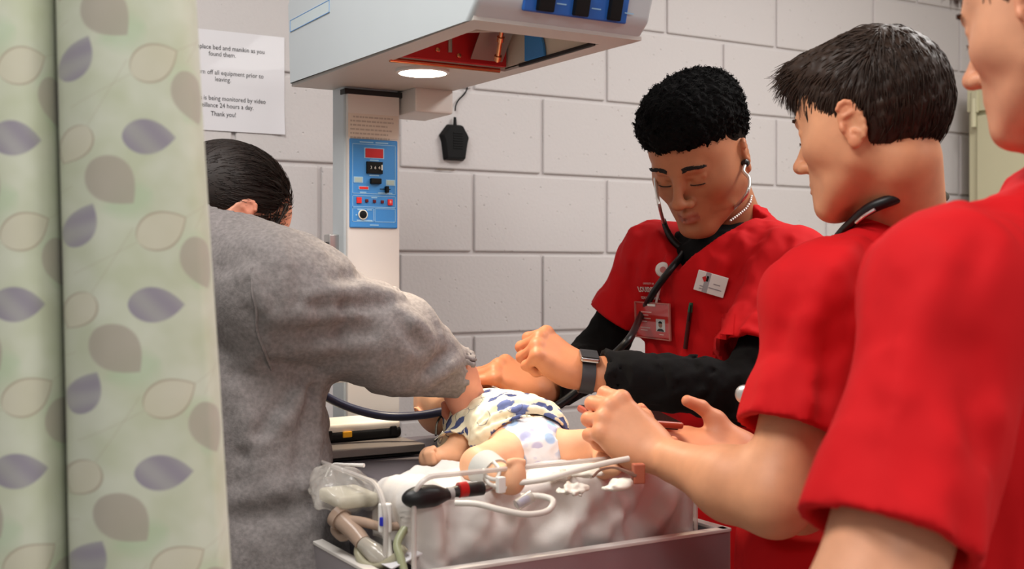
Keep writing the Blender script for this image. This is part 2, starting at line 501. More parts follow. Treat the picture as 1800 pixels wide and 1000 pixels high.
g = G().tube([mp + XF @ np.array([0, 0.034, 0.009]), mp + XF @ np.array([0, 0.062, 0.009])], [0.0052, 0.0034], 12)
obj('plug', g, M_BLK, mi)
obj('collar', G().lathe([(0.0045, 0), (0.0045, 0.006)], mp + XF @ np.array([0, 0.033, 0.009])), MATS['chrome'], mi)
pts = [wallpt(800, 195, 0.010), wallpt(801, 186, 0.010), wallpt(806, 176, 0.008), wallpt(817, 164, 0.006), wallpt(821, 152, 0.006), wallpt(812, 138, 0.006), wallpt(800, 120, 0.006), wallpt(780, 90, 0.006)]
obj('cable', G().tube(pts, 0.0019, 8), M_BLK, mi)
# ------------------------------------------------------------------ infant warmer: stand, column, hood
BX0, BX1, BY0, BY1 = 0.619, 1.192, 1.375, 1.99       # bed tray
RAILZ, MATZ = 0.982, 1.071
CX = 0.905
M_GREY = pm('pale_grey_enamel', srgb(188, 195, 199), rough=0.42, noise=0.015, nscale=6)
M_WARMW = pm('off_white_enamel', srgb(214, 208, 203), rough=0.38, noise=0.015, nscale=6)
M_DARK = pm('dark_recess', srgb(28, 26, 27), rough=0.6)
M_BLUE = pm('blue_panel', srgb(62, 138, 208), rough=0.4)
M_BLUEL = pm('pale_blue_print', srgb(150, 196, 228), rough=0.5)
M_DBLUE = pm('deep_blue_panel', srgb(38, 96, 178), rough=0.4)
M_RED = pm('red_lens', srgb(190, 28, 28), rough=0.3)
M_REDB = pm('red_button', srgb(226, 44, 40), rough=0.4)
M_DRED = pm('dark_red_lens', srgb(96, 22, 30), rough=0.3)
M_STEEL = pm('brushed_steel', (0.55, 0.54, 0.53), rough=0.32, metal=1.0)
M_COPPER = pm('copper_trim', srgb(214, 150, 110), rough=0.25, metal=1.0)
wm = empty('infant_warmer', (CX, 2.08, 0), 'grey radiant infant warmer with overhead hood, blue control panel and bed tray', 'warmer')
# base and casters
g = G().box((0.60, 1.40, 0.09), (0.66, 2.16, 0.15), 0.01).box((1.15, 1.40, 0.09), (1.21, 2.16, 0.15), 0.01).box((0.60, 1.98, 0.09), (1.21, 2.16, 0.16), 0.01)
obj('base', g, M_GREY, wm)
for x in (0.63, 1.18):
    for y in (1.43, 2.12):
        c_ = obj('caster', G().lathe([(0.03, -0.014), (0.04, -0.010), (0.04, 0.010), (0.03, 0.014)], (x, y, 0.04), (1, 0, 0)), M_BLK, wm)
        obj('fork', G().box((x - 0.02, y - 0.012, 0.04), (x + 0.02, y + 0.012, 0.095), 0.003), M_STEEL, c_)
obj('pedestal', G().box((0.72, 1.62, 0.15), (1.09, 2.10, 0.90), 0.012), M_GREY, wm)
# column: grey channel with an off-white face
CY = 2.052
obj('column', G().box((0.848, CY + 0.004, 0.16), (0.962, CY + 0.066, 1.76), 0.006, 3), M_GREY, wm)
cf = obj('column_face', G().box((0.8515, CY - 0.003, 0.92), (0.9605, CY + 0.012, 1.715), 0.004, 2), M_WARMW, wm)
g = G().box((0.846, CY - 0.004, 1.712), (0.966, CY + 0.02, 1.722), 0.001)
obj('joint_gasket', g, M_DARK, wm)
# side bracket on the left of the column
def onY(px, py, Y):
    r = (px - 900) / FPX; Z = Y / (-r * ST + CT); return W(px, py, Z)
a = onY(572, 430, CY + 0.05)
g = G().box((a[0] - 0.0, CY + 0.03, a[2] - 0.022), (0.85, CY + 0.06, a[2] + 0.020), 0.003)
br_ = obj('side_bracket', g, M_STEEL, wm)
obj('bracket_screw', G().lathe([(0.005, 0), (0.005, 0.012), (0.003, 0.014)], (a[0], CY + 0.045, a[2]), (-1, 0, 0), 14), M_BLK, br_)
# caution text block above the panel
FW = 0.85
def colpt(px, py, out=0.0):
    return onY(px, py, CY - 0.003 - out)
k_ = 0
M_FAINT = pm('faded_print', srgb(178, 166, 156), rough=0.6)
M_LABEL = pm('caution_label', srgb(212, 200, 188), rough=0.5)
p0, p1 = colpt(612, 198, 0.0), colpt(699, 246, 0.0)
lb = obj('caution_label', G().box((p0[0], p0[1] - 0.0006, p1[2]), (p1[0], p0[1] + 0.001, p0[2])), M_LABEL, cf)
rg = random.Random(4)
for i in range(6):
    z = p0[2] - 0.006 - i * 0.0078
    x = p0[0] + 0.004 + (0.006 if i == 0 else 0); x1 = p1[0] - 0.006 - rg.random() * 0.018
    while x < x1:
        w = 0.003 + rg.random() * 0.007
        g = G().box((x, p0[1] - 0.0010, z - 0.0022), (min(x + w, x1), p0[1] - 0.0004, z + 0.001))
        obj('print_mark', g, M_FAINT, lb, smooth=False); x += w + 0.0018
# control panel
p0, p1 = colpt(614, 243), colpt(698, 402)
px0, px1, pz1, pz0 = p0[0], p1[0], p0[2], p1[2]; PY = p0[1]; PW, PH = px1 - px0, pz1 - pz0
panel = obj('control_panel', G().box((px0, PY - 0.0035, pz0), (px1, PY + 0.002, pz1), 0.0025, 3), M_BLUE, wm)
def pn(u, v, w, h, d, mat, name, bev=0.0006, par=panel):
    x = px0 + PW * u; z = pz1 - PH * v
    return obj(name, G().box((x - w / 2, PY - 0.0035 - d, z - h / 2), (x + w / 2, PY - 0.002, z + h / 2), bev, 2), mat, par)
def outline(u0, u1, v0, v1, name='printed_frame'):
    g = G(); t = 0.0005; y0, y1 = PY - 0.0039, PY - 0.003
    xa, xb, za, zb = px0 + PW * u0, px0 + PW * u1, pz1 - PH * v1, pz1 - PH * v0
    g.box((xa, y0, za), (xb, y1, za + t * 2)).box((xa, y0, zb - t * 2), (xb, y1, zb)).box((xa, y0, za), (xa + t * 2, y1, zb)).box((xb - t * 2, y0, za), (xb, y1, zb))
    return obj(name, g, M_BLUEL, panel, smooth=False)
outline(0.05, 0.95, 0.055, 0.615); outline(0.05, 0.95, 0.635, 0.765); outline(0.05, 0.49, 0.775, 0.93); outline(0.51, 0.95, 0.775, 0.93)
for (u, v, w) in ((0.34, 0.035, 0.028), (0.66, 0.035, 0.026), (0.5, 0.235, 0.018), (0.5, 0.405, 0.02), (0.27, 0.60, 0.013), (0.73, 0.60, 0.03), (0.5, 0.655, 0.012), (0.2, 0.795, 0.01), (0.40, 0.795, 0.01), (0.3, 0.915, 0.032), (0.5, 0.965, 0.018), (0.13, 0.855, 0.003)):
    pn(u, v, w, 0.0022, 0.0005, M_BLUEL, 'legend', 0)
pn(0.5, 0.155, 0.041, 0.020, 0.0005, M_BLUEL, 'display_border', 0)
dsp = pn(0.5, 0.155, 0.037, 0.0175, 0.0012, M_RED, 'red_display')
th = pn(0.5, 0.318, 0.033, 0.0225, 0.004, M_BLK, 'thumbwheel')
for i, (ch, w) in enumerate((('3', 0), ('6', 0), ('4', 0))):
    u = 0.42 + i * 0.085
    x = px0 + PW * u; z = pz1 - PH * 0.318
    obj('digit', text_geo(ch, 0.0085, (x, PY - 0.0078, z - 0.0028), XF), pm('white_print', srgb(225, 222, 214), 0.5), th, smooth=False)
obj('thumb_lever', G().box((px0 + PW * 0.625, PY - 0.010, pz1 - PH * 0.345), (px0 + PW * 0.65, PY - 0.007, pz1 - PH * 0.285), 0.0004), MATS['white_print'], th)
M_LCD = pm('pale_lcd', srgb(170, 190, 186), rough=0.25)
for u in (0.17, 0.84):
    pn(u, 0.46 + (0.02 if u > 0.5 else 0), 0.019, 0.0115, 0.0006, M_BLUEL, 'lcd_border', 0); pn(u, 0.46 + (0.02 if u > 0.5 else 0), 0.016, 0.009, 0.001, M_LCD, 'small_lcd')
pn(0.52, 0.47, 0.022, 0.0105, 0.007, M_BLK, 'rocker_switch', 0.0015)
pn(0.28, 0.55, 0.0205, 0.0068, 0.0008, M_BLUEL, 'alarm_border', 0); pn(0.28, 0.55, 0.0185, 0.005, 0.0012, M_REDB, 'alarm_lamp')
pn(0.73, 0.555, 0.022, 0.0014, 0.001, M_BLK, 'slider_slot', 0); pn(0.75, 0.56, 0.0062, 0.0125, 0.008, M_BLK, 'slider_knob', 0.001)
for u, w, m in ((0.18, 0.0098, M_REDB), (0.34, 0.006, M_DRED), (0.5, 0.006, M_DRED), (0.665, 0.006, M_DRED), (0.83, 0.0098, M_REDB)):
    pn(u, 0.69 + (u - 0.18) * 0.02, w, 0.0115 if w > 0.008 else 0.006, 0.003, m, 'push_button', 0.0008)
obj('alarm_symbol', text_geo('8', 0.008, (px0 + PW * 0.83, PY - 0.0068, pz1 - PH * 0.715), XF), pm('pink_print', srgb(244, 190, 180), 0.5), panel, smooth=False)
sk = np.array([px0 + PW * 0.26, PY - 0.003, pz1 - PH * 0.85])
so = obj('probe_socket', G().lathe([(0.0095, 0), (0.0095, 0.003), (0.0078, 0.0035), (0.0072, 0.0015)], sk, (0, -1, 0), 28), pm('ivory_ring', srgb(232, 224, 208), 0.4), panel)
obj('socket_core', G().lathe([(0.0074, 0), (0.0074, 0.0032), (0.005, 0.004), (0.002, 0.0042)], sk, (0, -1, 0), 24), M_BLK, so)

# hood
HX0, HX1, HZ0, HZ1, HYB, HYF = 0.765, 1.052, 1.721, 1.905, 2.118, 1.392
OPX0, OPX1, OPY0, OPY1 = 0.80, 1.012, 1.452, 1.735
hood = empty('hood_pivot', (CX, CY, HZ0)); hood.parent = wm; hood.location = Vector((CX, CY, HZ0)) - WM[wm].translation; hood.name = 'hood'
bm = bmesh.new()
prof = [(HYB, HZ0 + 0.012), (HYB + 0.012, HZ1 - 0.02), (HYB - 0.01, HZ1), (HYF - 0.03, HZ1 + 0.02), (HYF - 0.05, HZ1 - 0.02), (HYF - 0.012, HZ0 + 0.022), (HYF + 0.012, HZ0)]
Lv = [bm.verts.new((HX0 - 0.004, y, z)) for y, z in prof]; Rv = [bm.verts.new((HX1 + 0.012 * ((z - HZ0) / 0.2), y, z)) for y, z in prof]
n = len(prof)
# sides and top; the underside is left open for the lamp pan
bm.faces.new(Lv); bm.faces.new(Rv[::-1])
for i in range(n):
    j = (i + 1) % n
    if i == n - 1: continue
    bm.faces.new((Lv[j], Lv[i], Rv[i], Rv[j]))
bmesh.ops.recalc_face_normals(bm, faces=bm.faces)
ed = [e for e in bm.edges if not e.is_boundary]
bmesh.ops.bevel(bm, geom=ed, offset=0.009, segments=3, profile=0.5, affect='EDGES')
obj('hood_shell', G().bm(bm), M_GREY, hood)
# underside: four strips round the opening
zb = HZ0 + 0.004
g = G()
ya, yb = HYF + 0.006, HYB - 0.002
def ring(g, z):
    o_ = [(HX0 + 0.001, ya), (HX1 - 0.001, ya), (HX1 - 0.001, yb), (HX0 + 0.001, yb)]
    i_ = [(OPX0, OPY0), (OPX1, OPY0), (OPX1, OPY1), (OPX0, OPY1)]
    V = [(x, y, z + (0.006 if y == yb else 0)) for x, y in o_] + [(x, y, z) for x, y in i_]
    V += [(x, y, zz + 0.006) for x, y, zz in V]
    F = []
    for i in range(4):
        j = (i + 1) % 4
        F += [(i, 4 + i, 4 + j, j), (8 + i, 8 + j, 12 + j, 12 + i), (4 + i, 12 + i, 12 + j, 4 + j), (i, j, 8 + j, 8 + i)]
    g.add(V, F); return g
M_UNDER = pm('warm_grey_enamel', srgb(190, 184, 178), rough=0.45)
obj('underside', ring(g, zb - 0.004), M_UNDER, hood)
# lamp pan: walls, ceiling and what hangs inside
PZ = HZ0 + 0.085
g = G()
pan = [(OPX0, OPY0), (OPX1, OPY0), (OPX1, OPY1), (OPX0, OPY1)]
V = [(x, y, HZ0 + 0.004) for x, y in pan] + [(x, y, PZ) for x, y in pan] ; F = [(4, 5, 6, 7)] + [(i, (i + 1) % 4, 4 + (i + 1) % 4, 4 + i) for i in range(4)]
V += [(x + (x - 0.905) * 0.02, y + (y - 1.6) * 0.02, z + 0.002) for x, y, z in V]; F = F + [tuple(8 + q for q in f[::-1]) for f in F]
M_PAN = pm('pan_lining', srgb(214, 203, 188), rough=0.3, spec=0.6)
obj('lamp_pan', (V, F), M_PAN, hood, smooth=False)
g = G().box((OPX0 + 0.002, OPY1 - 0.012, HZ0 + 0.006), (OPX1 - 0.004, OPY1 - 0.003, HZ0 + 0.070), 0.001)
rp = obj('red_reflection_plate', g, pm('reflected_red', srgb(186, 26, 32), 0.4), hood)  # reflection of the red shirts in the pan, built as a coloured plate
for (x, z) in ((0.83, 0.018), (0.875, 0.022), (0.915, 0.016), (0.90, 0.060), (0.84, 0.055)):
    obj('screw', G().lathe([(0.004, 0), (0.004, 0.003), (0.002, 0.004)], (x, OPY1 - 0.012, HZ0 + z), (0, -1, 0), 14), M_COPPER, rp)
obj('plate_disc', G().lathe([(0.016, 0), (0.016, 0.003), (0.013, 0.005)], (0.872, OPY1 - 0.012, HZ0 + 0.056), (0, -1, 0), 28), pm('cream_cap', srgb(222, 196, 176), 0.4), rp)
obj('plate_strip', G().box((0.895, OPY1 - 0.015, HZ0 + 0.02), (0.902, OPY1 - 0.011, HZ0 + 0.07), 0.001), M_STEEL, rp)
# polished reflector in front of the right part of the plate, rod and blue reflection built as a solid piece
V = []; F = []
for i in range(13):
    t = i / 12; y = OPY1 - 0.018 - 0.085 * t; z = HZ0 + 0.012 + 0.068 * math.sin(t * math.pi / 2)
    V += [(0.935, y, z), (0.996, y, z), (0.935, y, z + 0.003), (0.996, y, z + 0.003)]
for i in range(12):
    a = i * 4; F += [(a, a + 4, a + 5, a + 1), (a + 2, a + 3, a + 7, a + 6), (a, a + 2, a + 6, a + 4), (a + 1, a + 5, a + 7, a + 3)]
obj('reflector', (V, F), pm('dull_reflector', (0.30, 0.29, 0.29), 0.4, 1.0), hood)
g = G().tube([(0.968, OPY1 - 0.05, HZ0 + 0.006), (0.952, OPY1 - 0.10, HZ0 + 0.07)], 0.0042, 12, 1)
rd = obj('support_rod', g, M_COPPER, hood)
for t in (0.08, 0.5, 0.92):
    p = np.array([0.968, OPY1 - 0.05, HZ0 + 0.006]) * (1 - t) + np.array([0.952, OPY1 - 0.10, HZ0 + 0.07]) * t
    obj('collar', G().lathe([(0.0065, -0.004), (0.0065, 0.004)], p, (-0.016, -0.05, 0.064), 14), M_COPPER, rd)
g = G().tube([(OPX0 + 0.01, OPY1 - 0.10, HZ0 + 0.03), (OPX1 - 0.006, OPY1 - 0.17, HZ0 + 0.045)], 0.004, 12, 1)
obj('heater_tube', g, pm('quartz_tube', srgb(176, 168, 160), 0.2), hood)
a_ = [(0.0, 0.0)] + [(-0.06 * math.cos(t), 0.06 * math.sin(t)) for t in np.linspace(0, math.pi / 2, 10)]
g = G().prism([(x, y) for x, y in a_], (OPX1 - 0.002, OPY1 - 0.075, HZ0 + 0.006), np.array([[0, 1, 0], [0, 0, 1], [1, 0, 0]], float).T, -0.004)
obj('blue_reflection', g, M_BLUE, hood)  # blue mirrored in the pan, put in as a coloured quarter disc
g = G().tube([(OPX0 - 0.004, OPY1 + 0.002, HZ0 + 0.001), (OPX1 - 0.01, OPY1 + 0.002, HZ0 + 0.001)], 0.0042, 10, 1)
obj('copper_edge', g, M_COPPER, hood)
g = G().box((OPX1 - 0.003, OPY0 + 0.01, HZ0 + 0.0), (OPX1 + 0.003, OPY1 - 0.05, HZ0 + 0.006), 0.001)
obj('dark_edge', g, M_DARK, hood)
# round examination lamp under the back of the hood
LC = np.array([0.885, 1.797, HZ0])
obj('lamp_ring', G().lathe([(0.046, 0.002), (0.046, -0.004), (0.041, -0.0055), (0.041, -0.003)], LC, (0, 0, 1), 40), M_WARMW, hood)
obj('lamp_disc', G().lathe([(0.0405, -0.0015), (0.0405, -0.0052), (0.030, -0.0062)], LC, (0, 0, 1), 40), pm('lit_lamp', (1, 1, 1), 0.5, emit=(1.0, 0.90, 0.74), estr=14), hood)
ll = bpy.data.lights.new('exam_lamp_light', 'AREA'); ll.shape = 'DISK'; ll.size = 0.08; ll.energy = 2.7; ll.color = (1.0, 0.84, 0.62); ll.spread = math.radians(105)
lo_ = bpy.data.objects.new('exam_lamp_light', ll); COL.objects.link(lo_); lo_.location = Vector(LC - (0, 0, 0.009)); lo_.rotation_euler = (math.radians(-14), 0, 0)
# box behind the lamp
obj('rear_box', G().box((0.965, CY - 0.06, HZ0 - 0.042), (1.048, CY + 0.06, HZ0 + 0.006), 0.006), M_WARMW, hood)
# front control strip
nf = nrm([0, -(HZ1 - 0.02 - HZ0 - 0.022), -0.038]); RF = np.stack([[1, 0, 0], np.cross(nf, [1, 0, 0]), nf], 1)
cfz = np.array([(HX0 + HX1) / 2 + 0.012, HYF - 0.0245, HZ0 + 0.067])
fp = obj('front_panel', G().obox(cfz, RF, (0.088, 0.052, 0.003), 0.0025, 3), M_DBLUE, hood)
for i, (dx, w) in enumerate(((-0.055, 0.013), (0.004, 0.012), (0.062, 0.010))):
    obj('rocker_switch', G().obox(cfz + RF @ np.array([dx, -0.030, 0.006]), RF, (w, 0.019, 0.006), 0.002), M_BLK, fp)
    obj('legend', G().obox(cfz + RF @ np.array([dx + 0.028, -0.036, 0.0032]), RF, (0.008, 0.0009, 0.0003)), M_BLUEL, fp)
# outlined sticker on the hood's left flank
RS = np.array([[0, -1, 0], [0, 0, 1], [-1, 0, 0]], float).T
def onX(px, py, X):
    r = (px - 900) / FPX; Z = X / (r * CT + ST); return W(px, py, Z)
s0, s1 = onX(511, 44, HX0 - 0.004), onX(580, 13, HX0 - 0.004)
sc_ = (s0 + s1) / 2; sc_[0] = HX0 - 0.0042
stk = obj('sticker', G().obox(sc_, RS, (abs(s1[1] - s0[1]) / 2, 0.011, 0.0008)), pm('sticker_film', srgb(190, 202, 206), 0.4), hood)
hw = abs(s1[1] - s0[1]) / 2
g = G()
for a, b, c_, d in ((-hw, hw, 0.010, 0.011), (-hw, hw, -0.011, -0.010), (-hw, -hw + 0.001, -0.011, 0.011), (hw - 0.001, hw, -0.011, 0.011)):
    g.obox(sc_ + RS @ np.array([(a + b) / 2, (c_ + d) / 2, 0.0009]), RS, ((b - a) / 2, (d - c_) / 2, 0.0003))
obj('sticker_border', g, M_BLUE, stk, smooth=False)

# ------------------------------------------------------------------ bed tray, mattress, clear side panels
M_RAIL = pm('anodised_rail', srgb(176, 170, 174), rough=0.38, metal=0.6, noise=0.03, nscale=12)
M_RAILT = pm('rail_edge', srgb(222, 216, 210), rough=0.35)
M_TRAY = pm('tray_floor', srgb(60, 57, 60), rough=0.5)
tr = empty('bed_tray', (CX, 1.68, 0.9)); tr.parent = wm; tr.location = Vector((CX, 1.68, 0.9)) - WM[wm].translation
obj('tray_floor', G().box((BX0 + 0.004, BY0 + 0.004, 0.895), (BX1 - 0.004, BY1, 0.925)), M_TRAY, tr)
for nm, lo, hi in (('foot_rail', (BX0, BY0 - 0.012, 0.885), (BX1, BY0 + 0.004, RAILZ)), ('side_rail', (BX0 - 0.004, BY0 - 0.010, 0.885), (BX0 + 0.012, BY1, RAILZ - 0.001)), ('side_rail', (BX1 - 0.012, BY0 - 0.010, 0.885), (BX1 + 0.004, BY1, RAILZ - 0.001)), ('head_rail', (BX0, BY1 - 0.01, 0.885), (BX1, BY1 + 0.006, RAILZ))):
    r_ = obj(nm, G().box(lo, hi, 0.002), M_RAIL, tr)
    obj('rail_edge', G().box((lo[0] - 0.001, lo[1] - 0.001, RAILZ - 0.002), (hi[0] + 0.001, hi[1] + 0.001, RAILZ + 0.003), 0.001), M_RAILT, r_)
M_VINYL = pm('charcoal_vinyl', srgb(92, 86, 92), rough=0.55, noise=0.05, nscale=20)
obj('mattress', G().box((BX0 + 0.075, BY0 + 0.062, 0.925), (BX1 - 0.045, BY1 - 0.02, MATZ), 0.018, 4), M_VINYL, tr)
def acrylic():
    m = bpy.data.materials.new('clear_acrylic'); m.use_nodes = True; nt = m.node_tree; N = nt.nodes; L = nt.links
    for n in list(N): N.remove(n)
    o = N.new('ShaderNodeOutputMaterial'); mx = N.new('ShaderNodeMixShader'); t = N.new('ShaderNodeBsdfTransparent'); gl = N.new('ShaderNodeBsdfGlossy')
    gl.inputs['Roughness'].default_value = 0.05; t.inputs[0].default_value = (0.985, 0.988, 0.988, 1)
    fr = N.new('ShaderNodeLayerWeight'); pw = N.new('ShaderNodeMath'); pw.operation = 'POWER'; pw.inputs[1].default_value = 3.0
    ml = N.new('ShaderNodeMath'); ml.operation = 'MULTIPLY_ADD'; ml.inputs[1].default_value = 0.35; ml.inputs[2].default_value = 0.012
    L.new(fr.outputs['Facing'], pw.inputs[0]); L.new(pw.outputs[0], ml.inputs[0]); L.new(ml.outputs[0], mx.inputs[0]); L.new(t.outputs[0], mx.inputs[1]); L.new(gl.outputs[0], mx.inputs[2]); L.new(mx.outputs[0], o.inputs[0])
    return m
M_ACR = acrylic()
M_ACRE = pm('acrylic_edge', srgb(216, 208, 202), rough=0.25, alpha=0.62, spec=0.8)
def panel_rounded(name, org, ax, length, z0, z1, rad=0.035, t=0.004, corners=(1, 1)):
    """upright clear panel from org along ax; the worked edge is a part of its own"""
    ax = nrm(ax); nn = np.cross(ax, [0, 0, 1]); pts = [(0, z0)]
    if corners[0]: pts += [(rad - rad * math.cos(a), z1 - rad + rad * math.sin(a)) for a in np.linspace(0, math.pi / 2, 8)]
    else: pts += [(0, z1)]
    if corners[1]: pts += [(length - rad + rad * math.sin(a), z1 - rad + rad * math.cos(a)) for a in np.linspace(0, math.pi / 2, 8)]
    else: pts += [(length, z1)]
    pts += [(length, z0)]
    R = np.stack([ax, [0, 0, 1], nn], 1)
    p_ = obj(name, G().prism(pts, np.array([org[0], org[1], 0.0]) - nn * t / 2, R, t), M_ACR, tr, smooth=False)
    obj('polished_edge', G().tube([np.array([org[0], org[1], 0]) + ax * a + np.array([0, 0, z]) for a, z in pts], 0.0036, 8, 1), M_ACRE, p_)
    return p_
e0 = W(735, 980, 1.52)
panel_rounded('clear_end_panel', (e0[0], BY0 + 0.008), (1, 0, 0), BX1 - 0.05 - e0[0], 0.93, 1.106, 0.03)
panel_rounded('clear_side_panel', (BX0 + 0.028, BY0 + 0.05), (0, 1, 0), 0.40, 0.93, 1.090, 0.05)
panel_rounded('clear_head_panel', (0.70, BY1 - 0.004), (1, 0, 0), 0.34, 0.99, 1.178, 0.02)

# dark shelf over the head end with the white handheld monitor on it
M_SHELF = pm('shelf_laminate', srgb(112, 104, 100), rough=0.45)
sh = empty('swing_shelf', (0.70, 1.86, 1.06)); sh.parent = wm; sh.location = Vector((0.70, 1.86, 1.06)) - WM[wm].translation
obj('shelf_board', G().box((0.50, 1.74, 1.079), (0.862, 1.965, 1.0915), 0.002), M_SHELF, sh)
obj('shelf_tray', G().box((0.505, 1.747, 1.0735), (0.857, 1.96, 1.080), 0.001), M_BLK, sh)
obj('shelf_arm', G().box((0.84, 1.93, 1.074), (0.87, 2.06, 1.090), 0.003), M_BLK, sh)
dv = empty('handheld_monitor', (0.80, 1.86, 1.0915), 'white handheld monitor with black base and yellow button lying on the dark shelf', 'medical device')
Rd = np.array([[math.cos(0.05), -math.sin(0.05), 0], [math.sin(0.05), math.cos(0.05), 0], [0, 0, 1]])
dc = np.array([0.775, 1.865, 1.0915])
obj('base_shell', G().obox(dc + (0, 0, 0.010), Rd, (0.082, 0.046, 0.010), 0.007, 3), M_BLK, dv)
obj('top_shell', G().obox(dc + (0, 0, 0.023), Rd, (0.080, 0.045, 0.009), 0.007, 4), pm('white_abs', srgb(232, 226, 214), 0.35), dv)
obj('yellow_button', G().obox(dc + Rd @ np.array([-0.022, -0.046, 0.013]), Rd, (0.0085, 0.002, 0.005), 0.0015), pm('amber_button', srgb(232, 168, 30), 0.4), dv)
for dx in (-0.055, 0.065): obj('foot_clip', G().obox(dc + Rd @ np.array([dx, -0.044, 0.013]), Rd, (0.006, 0.004, 0.008), 0.002), M_BLK, dv)
obj('side_grip', G().obox(dc + Rd @ np.array([0.081, 0, 0.014]), Rd, (0.004, 0.03, 0.009), 0.002), M_BLK, dv)

# ------------------------------------------------------------------ cubicle curtain
def curtain_mat():
    m = pm('leaf_print_curtain', srgb(196, 206, 178), rough=0.75, sheen=0.2)
    nt = m.node_tree; N = nt.nodes; L = nt.links; b = N['Principled BSDF']
    uv = N.new('ShaderNodeUVMap'); uv.uv_map = 'UVMap'
    sep = N.new('ShaderNodeSeparateXYZ'); L.new(uv.outputs[0], sep.inputs[0])
    def math_(op, a, b_=None, c_=None):
        n = N.new('ShaderNodeMath'); n.operation = op
        for i, v in enumerate((a, b_, c_)):
            if v is None: continue
            if isinstance(v, (int, float)): n.inputs[i].default_value = v
            else: L.new(v, n.inputs[i])
        return n.outputs[0]
    nz = N.new('ShaderNodeTexNoise'); nz.inputs['Scale'].default_value = 0.011; nz.inputs['Detail'].default_value = 2; L.new(uv.outputs[0], nz.inputs['Vector'])
    mixb = N.new('ShaderNodeMix'); mixb.data_type = 'RGBA'; mr = N.new('ShaderNodeMapRange'); mr.inputs[1].default_value = 0.35; mr.inputs[2].default_value = 0.65
    L.new(nz.outputs['Fac'], mr.inputs[0]); L.new(mr.outputs[0], mixb.inputs[0])
    mixb.inputs[6].default_value = (*srgb(206, 210, 192), 1); mixb.inputs[7].default_value = (*srgb(192, 198, 172), 1)
    cur = mixb.outputs[2]
    TW, TV = 285.0, 287.0
    def leaf(u0, v0, ln, wd, ang, col, line=None, soft=1.5, curveamt=0.0, alpha=0.9, stripe=False):
        nonlocal cur
        du = math_('SUBTRACT', math_('MODULO', math_('ADD', math_('SUBTRACT', sep.outputs[0], u0), TW * 40.5), TW), TW / 2)
        dv = math_('SUBTRACT', math_('MODULO', math_('ADD', math_('SUBTRACT', sep.outputs[1], v0), TV * 40.5), TV), TV / 2)
        ca, sa = math.cos(math.radians(ang)), math.sin(math.radians(ang))
        a = math_('DIVIDE', math_('ADD', math_('MULTIPLY', du, ca), math_('MULTIPLY', dv, sa)), ln / 2)      # along, tip at +1
        c_ = math_('DIVIDE', math_('ADD', math_('MULTIPLY', du, -sa), math_('MULTIPLY', dv, ca)), wd / 2)
        # egg outline with a pointed tip: width(a) = sqrt(1 - a^2) pinched towards +1
        a2 = math_('MULTIPLY', a, a)
        base = math_('SQRT', math_('MAXIMUM', math_('SUBTRACT', 1.0, a2), 0.0))
        pinch = math_('SUBTRACT', 1.0, math_('POWER', math_('MAXIMUM', math_('MULTIPLY_ADD', a, 0.5, 0.5), 0.0), 3.0))
        wv = math_('MULTIPLY', math_('MULTIPLY', base, math_('POWER', math_('MAXIMUM', pinch, 0.0), 0.55)), 1.12)
        dd = math_('MULTIPLY', math_('SUBTRACT', wv, math_('ABSOLUTE', c_)), wd / 2)         # inside distance, pattern units
        inside = N.new('ShaderNodeMapRange'); inside.inputs[1].default_value = 0; inside.inputs[2].default_value = soft * 2; L.new(dd, inside.inputs[0])
        fac = math_('MULTIPLY', inside.outputs[0], alpha)
        if stripe:
            st = math_('MULTIPLY_ADD', math_('SINE', math_('MULTIPLY', math_('ADD', a, math_('MULTIPLY', c_, 0.6)), 4.2)), 0.12, 0.86)
            fac = math_('MULTIPLY', fac, st)
        mx = N.new('ShaderNodeMix'); mx.data_type = 'RGBA'; L.new(fac, mx.inputs[0]); L.new(cur, mx.inputs[6]); mx.inputs[7].default_value = (*col, 1); cur = mx.outputs[2]
        if line:
            ln_ = N.new('ShaderNodeMapRange'); ln_.inputs[1].default_value = 2.6; ln_.inputs[2].default_value = 0.6; L.new(math_('ABSOLUTE', math_('SUBTRACT', dd, 1.5)), ln_.inputs[0])
            f2 = math_('MULTIPLY', math_('MULTIPLY', ln_.outputs[0], math_('GREATER_THAN', dd, -1.0)), 0.75)
            mx = N.new('ShaderNodeMix'); mx.data_type = 'RGBA'; L.new(f2, mx.inputs[0]); L.new(cur, mx.inputs[6]); mx.inputs[7].default_value = (*line, 1); cur = mx.outputs[2]
    GREEN = srgb(170, 196, 160)
    leaf(105, 175, 100, 80, 200, GREEN, None, 14, alpha=0.45); leaf(232, 60, 80, 70, 60, GREEN, None, 14, alpha=0.4); leaf(215, 110, 70, 50, 20, srgb(190, 206, 176), None, 10, alpha=0.5)
    PUR, TAU, CRM, LIN = srgb(140, 132, 150), srgb(168, 158, 146), srgb(206, 198, 178), srgb(160, 142, 122)
    # u grows right, v grows up; origin of the repeat at the dark leaf's row
    leaf(148, 0, 92, 60, 0, PUR, None, 1.5, stripe=True)                 # dark pointed leaf
    leaf(85, -78, 100, 78, -48, TAU, None, 2, alpha=0.8)                 # taupe leaf, tip down right
    leaf(33, -150, 84, 50, 62, PUR, None, 1.5, stripe=True)              # upright leaf
    leaf(163, -158, 92, 62, 28, CRM, LIN, 2, alpha=0.6)                  # outlined leaf
    leaf(26, -12, 72, 50, 238, CRM, LIN, 2, alpha=0.6)                   # outlined leaf, tip down left
    leaf(226, -216, 96, 70, -70, TAU, None, 2, alpha=0.75)               # taupe leaf, tip down
    L.new(cur, b.inputs['Base Color'])
    # slight translucency of the cloth
    return m
M_CURT = curtain_mat()
CZ = 1.12
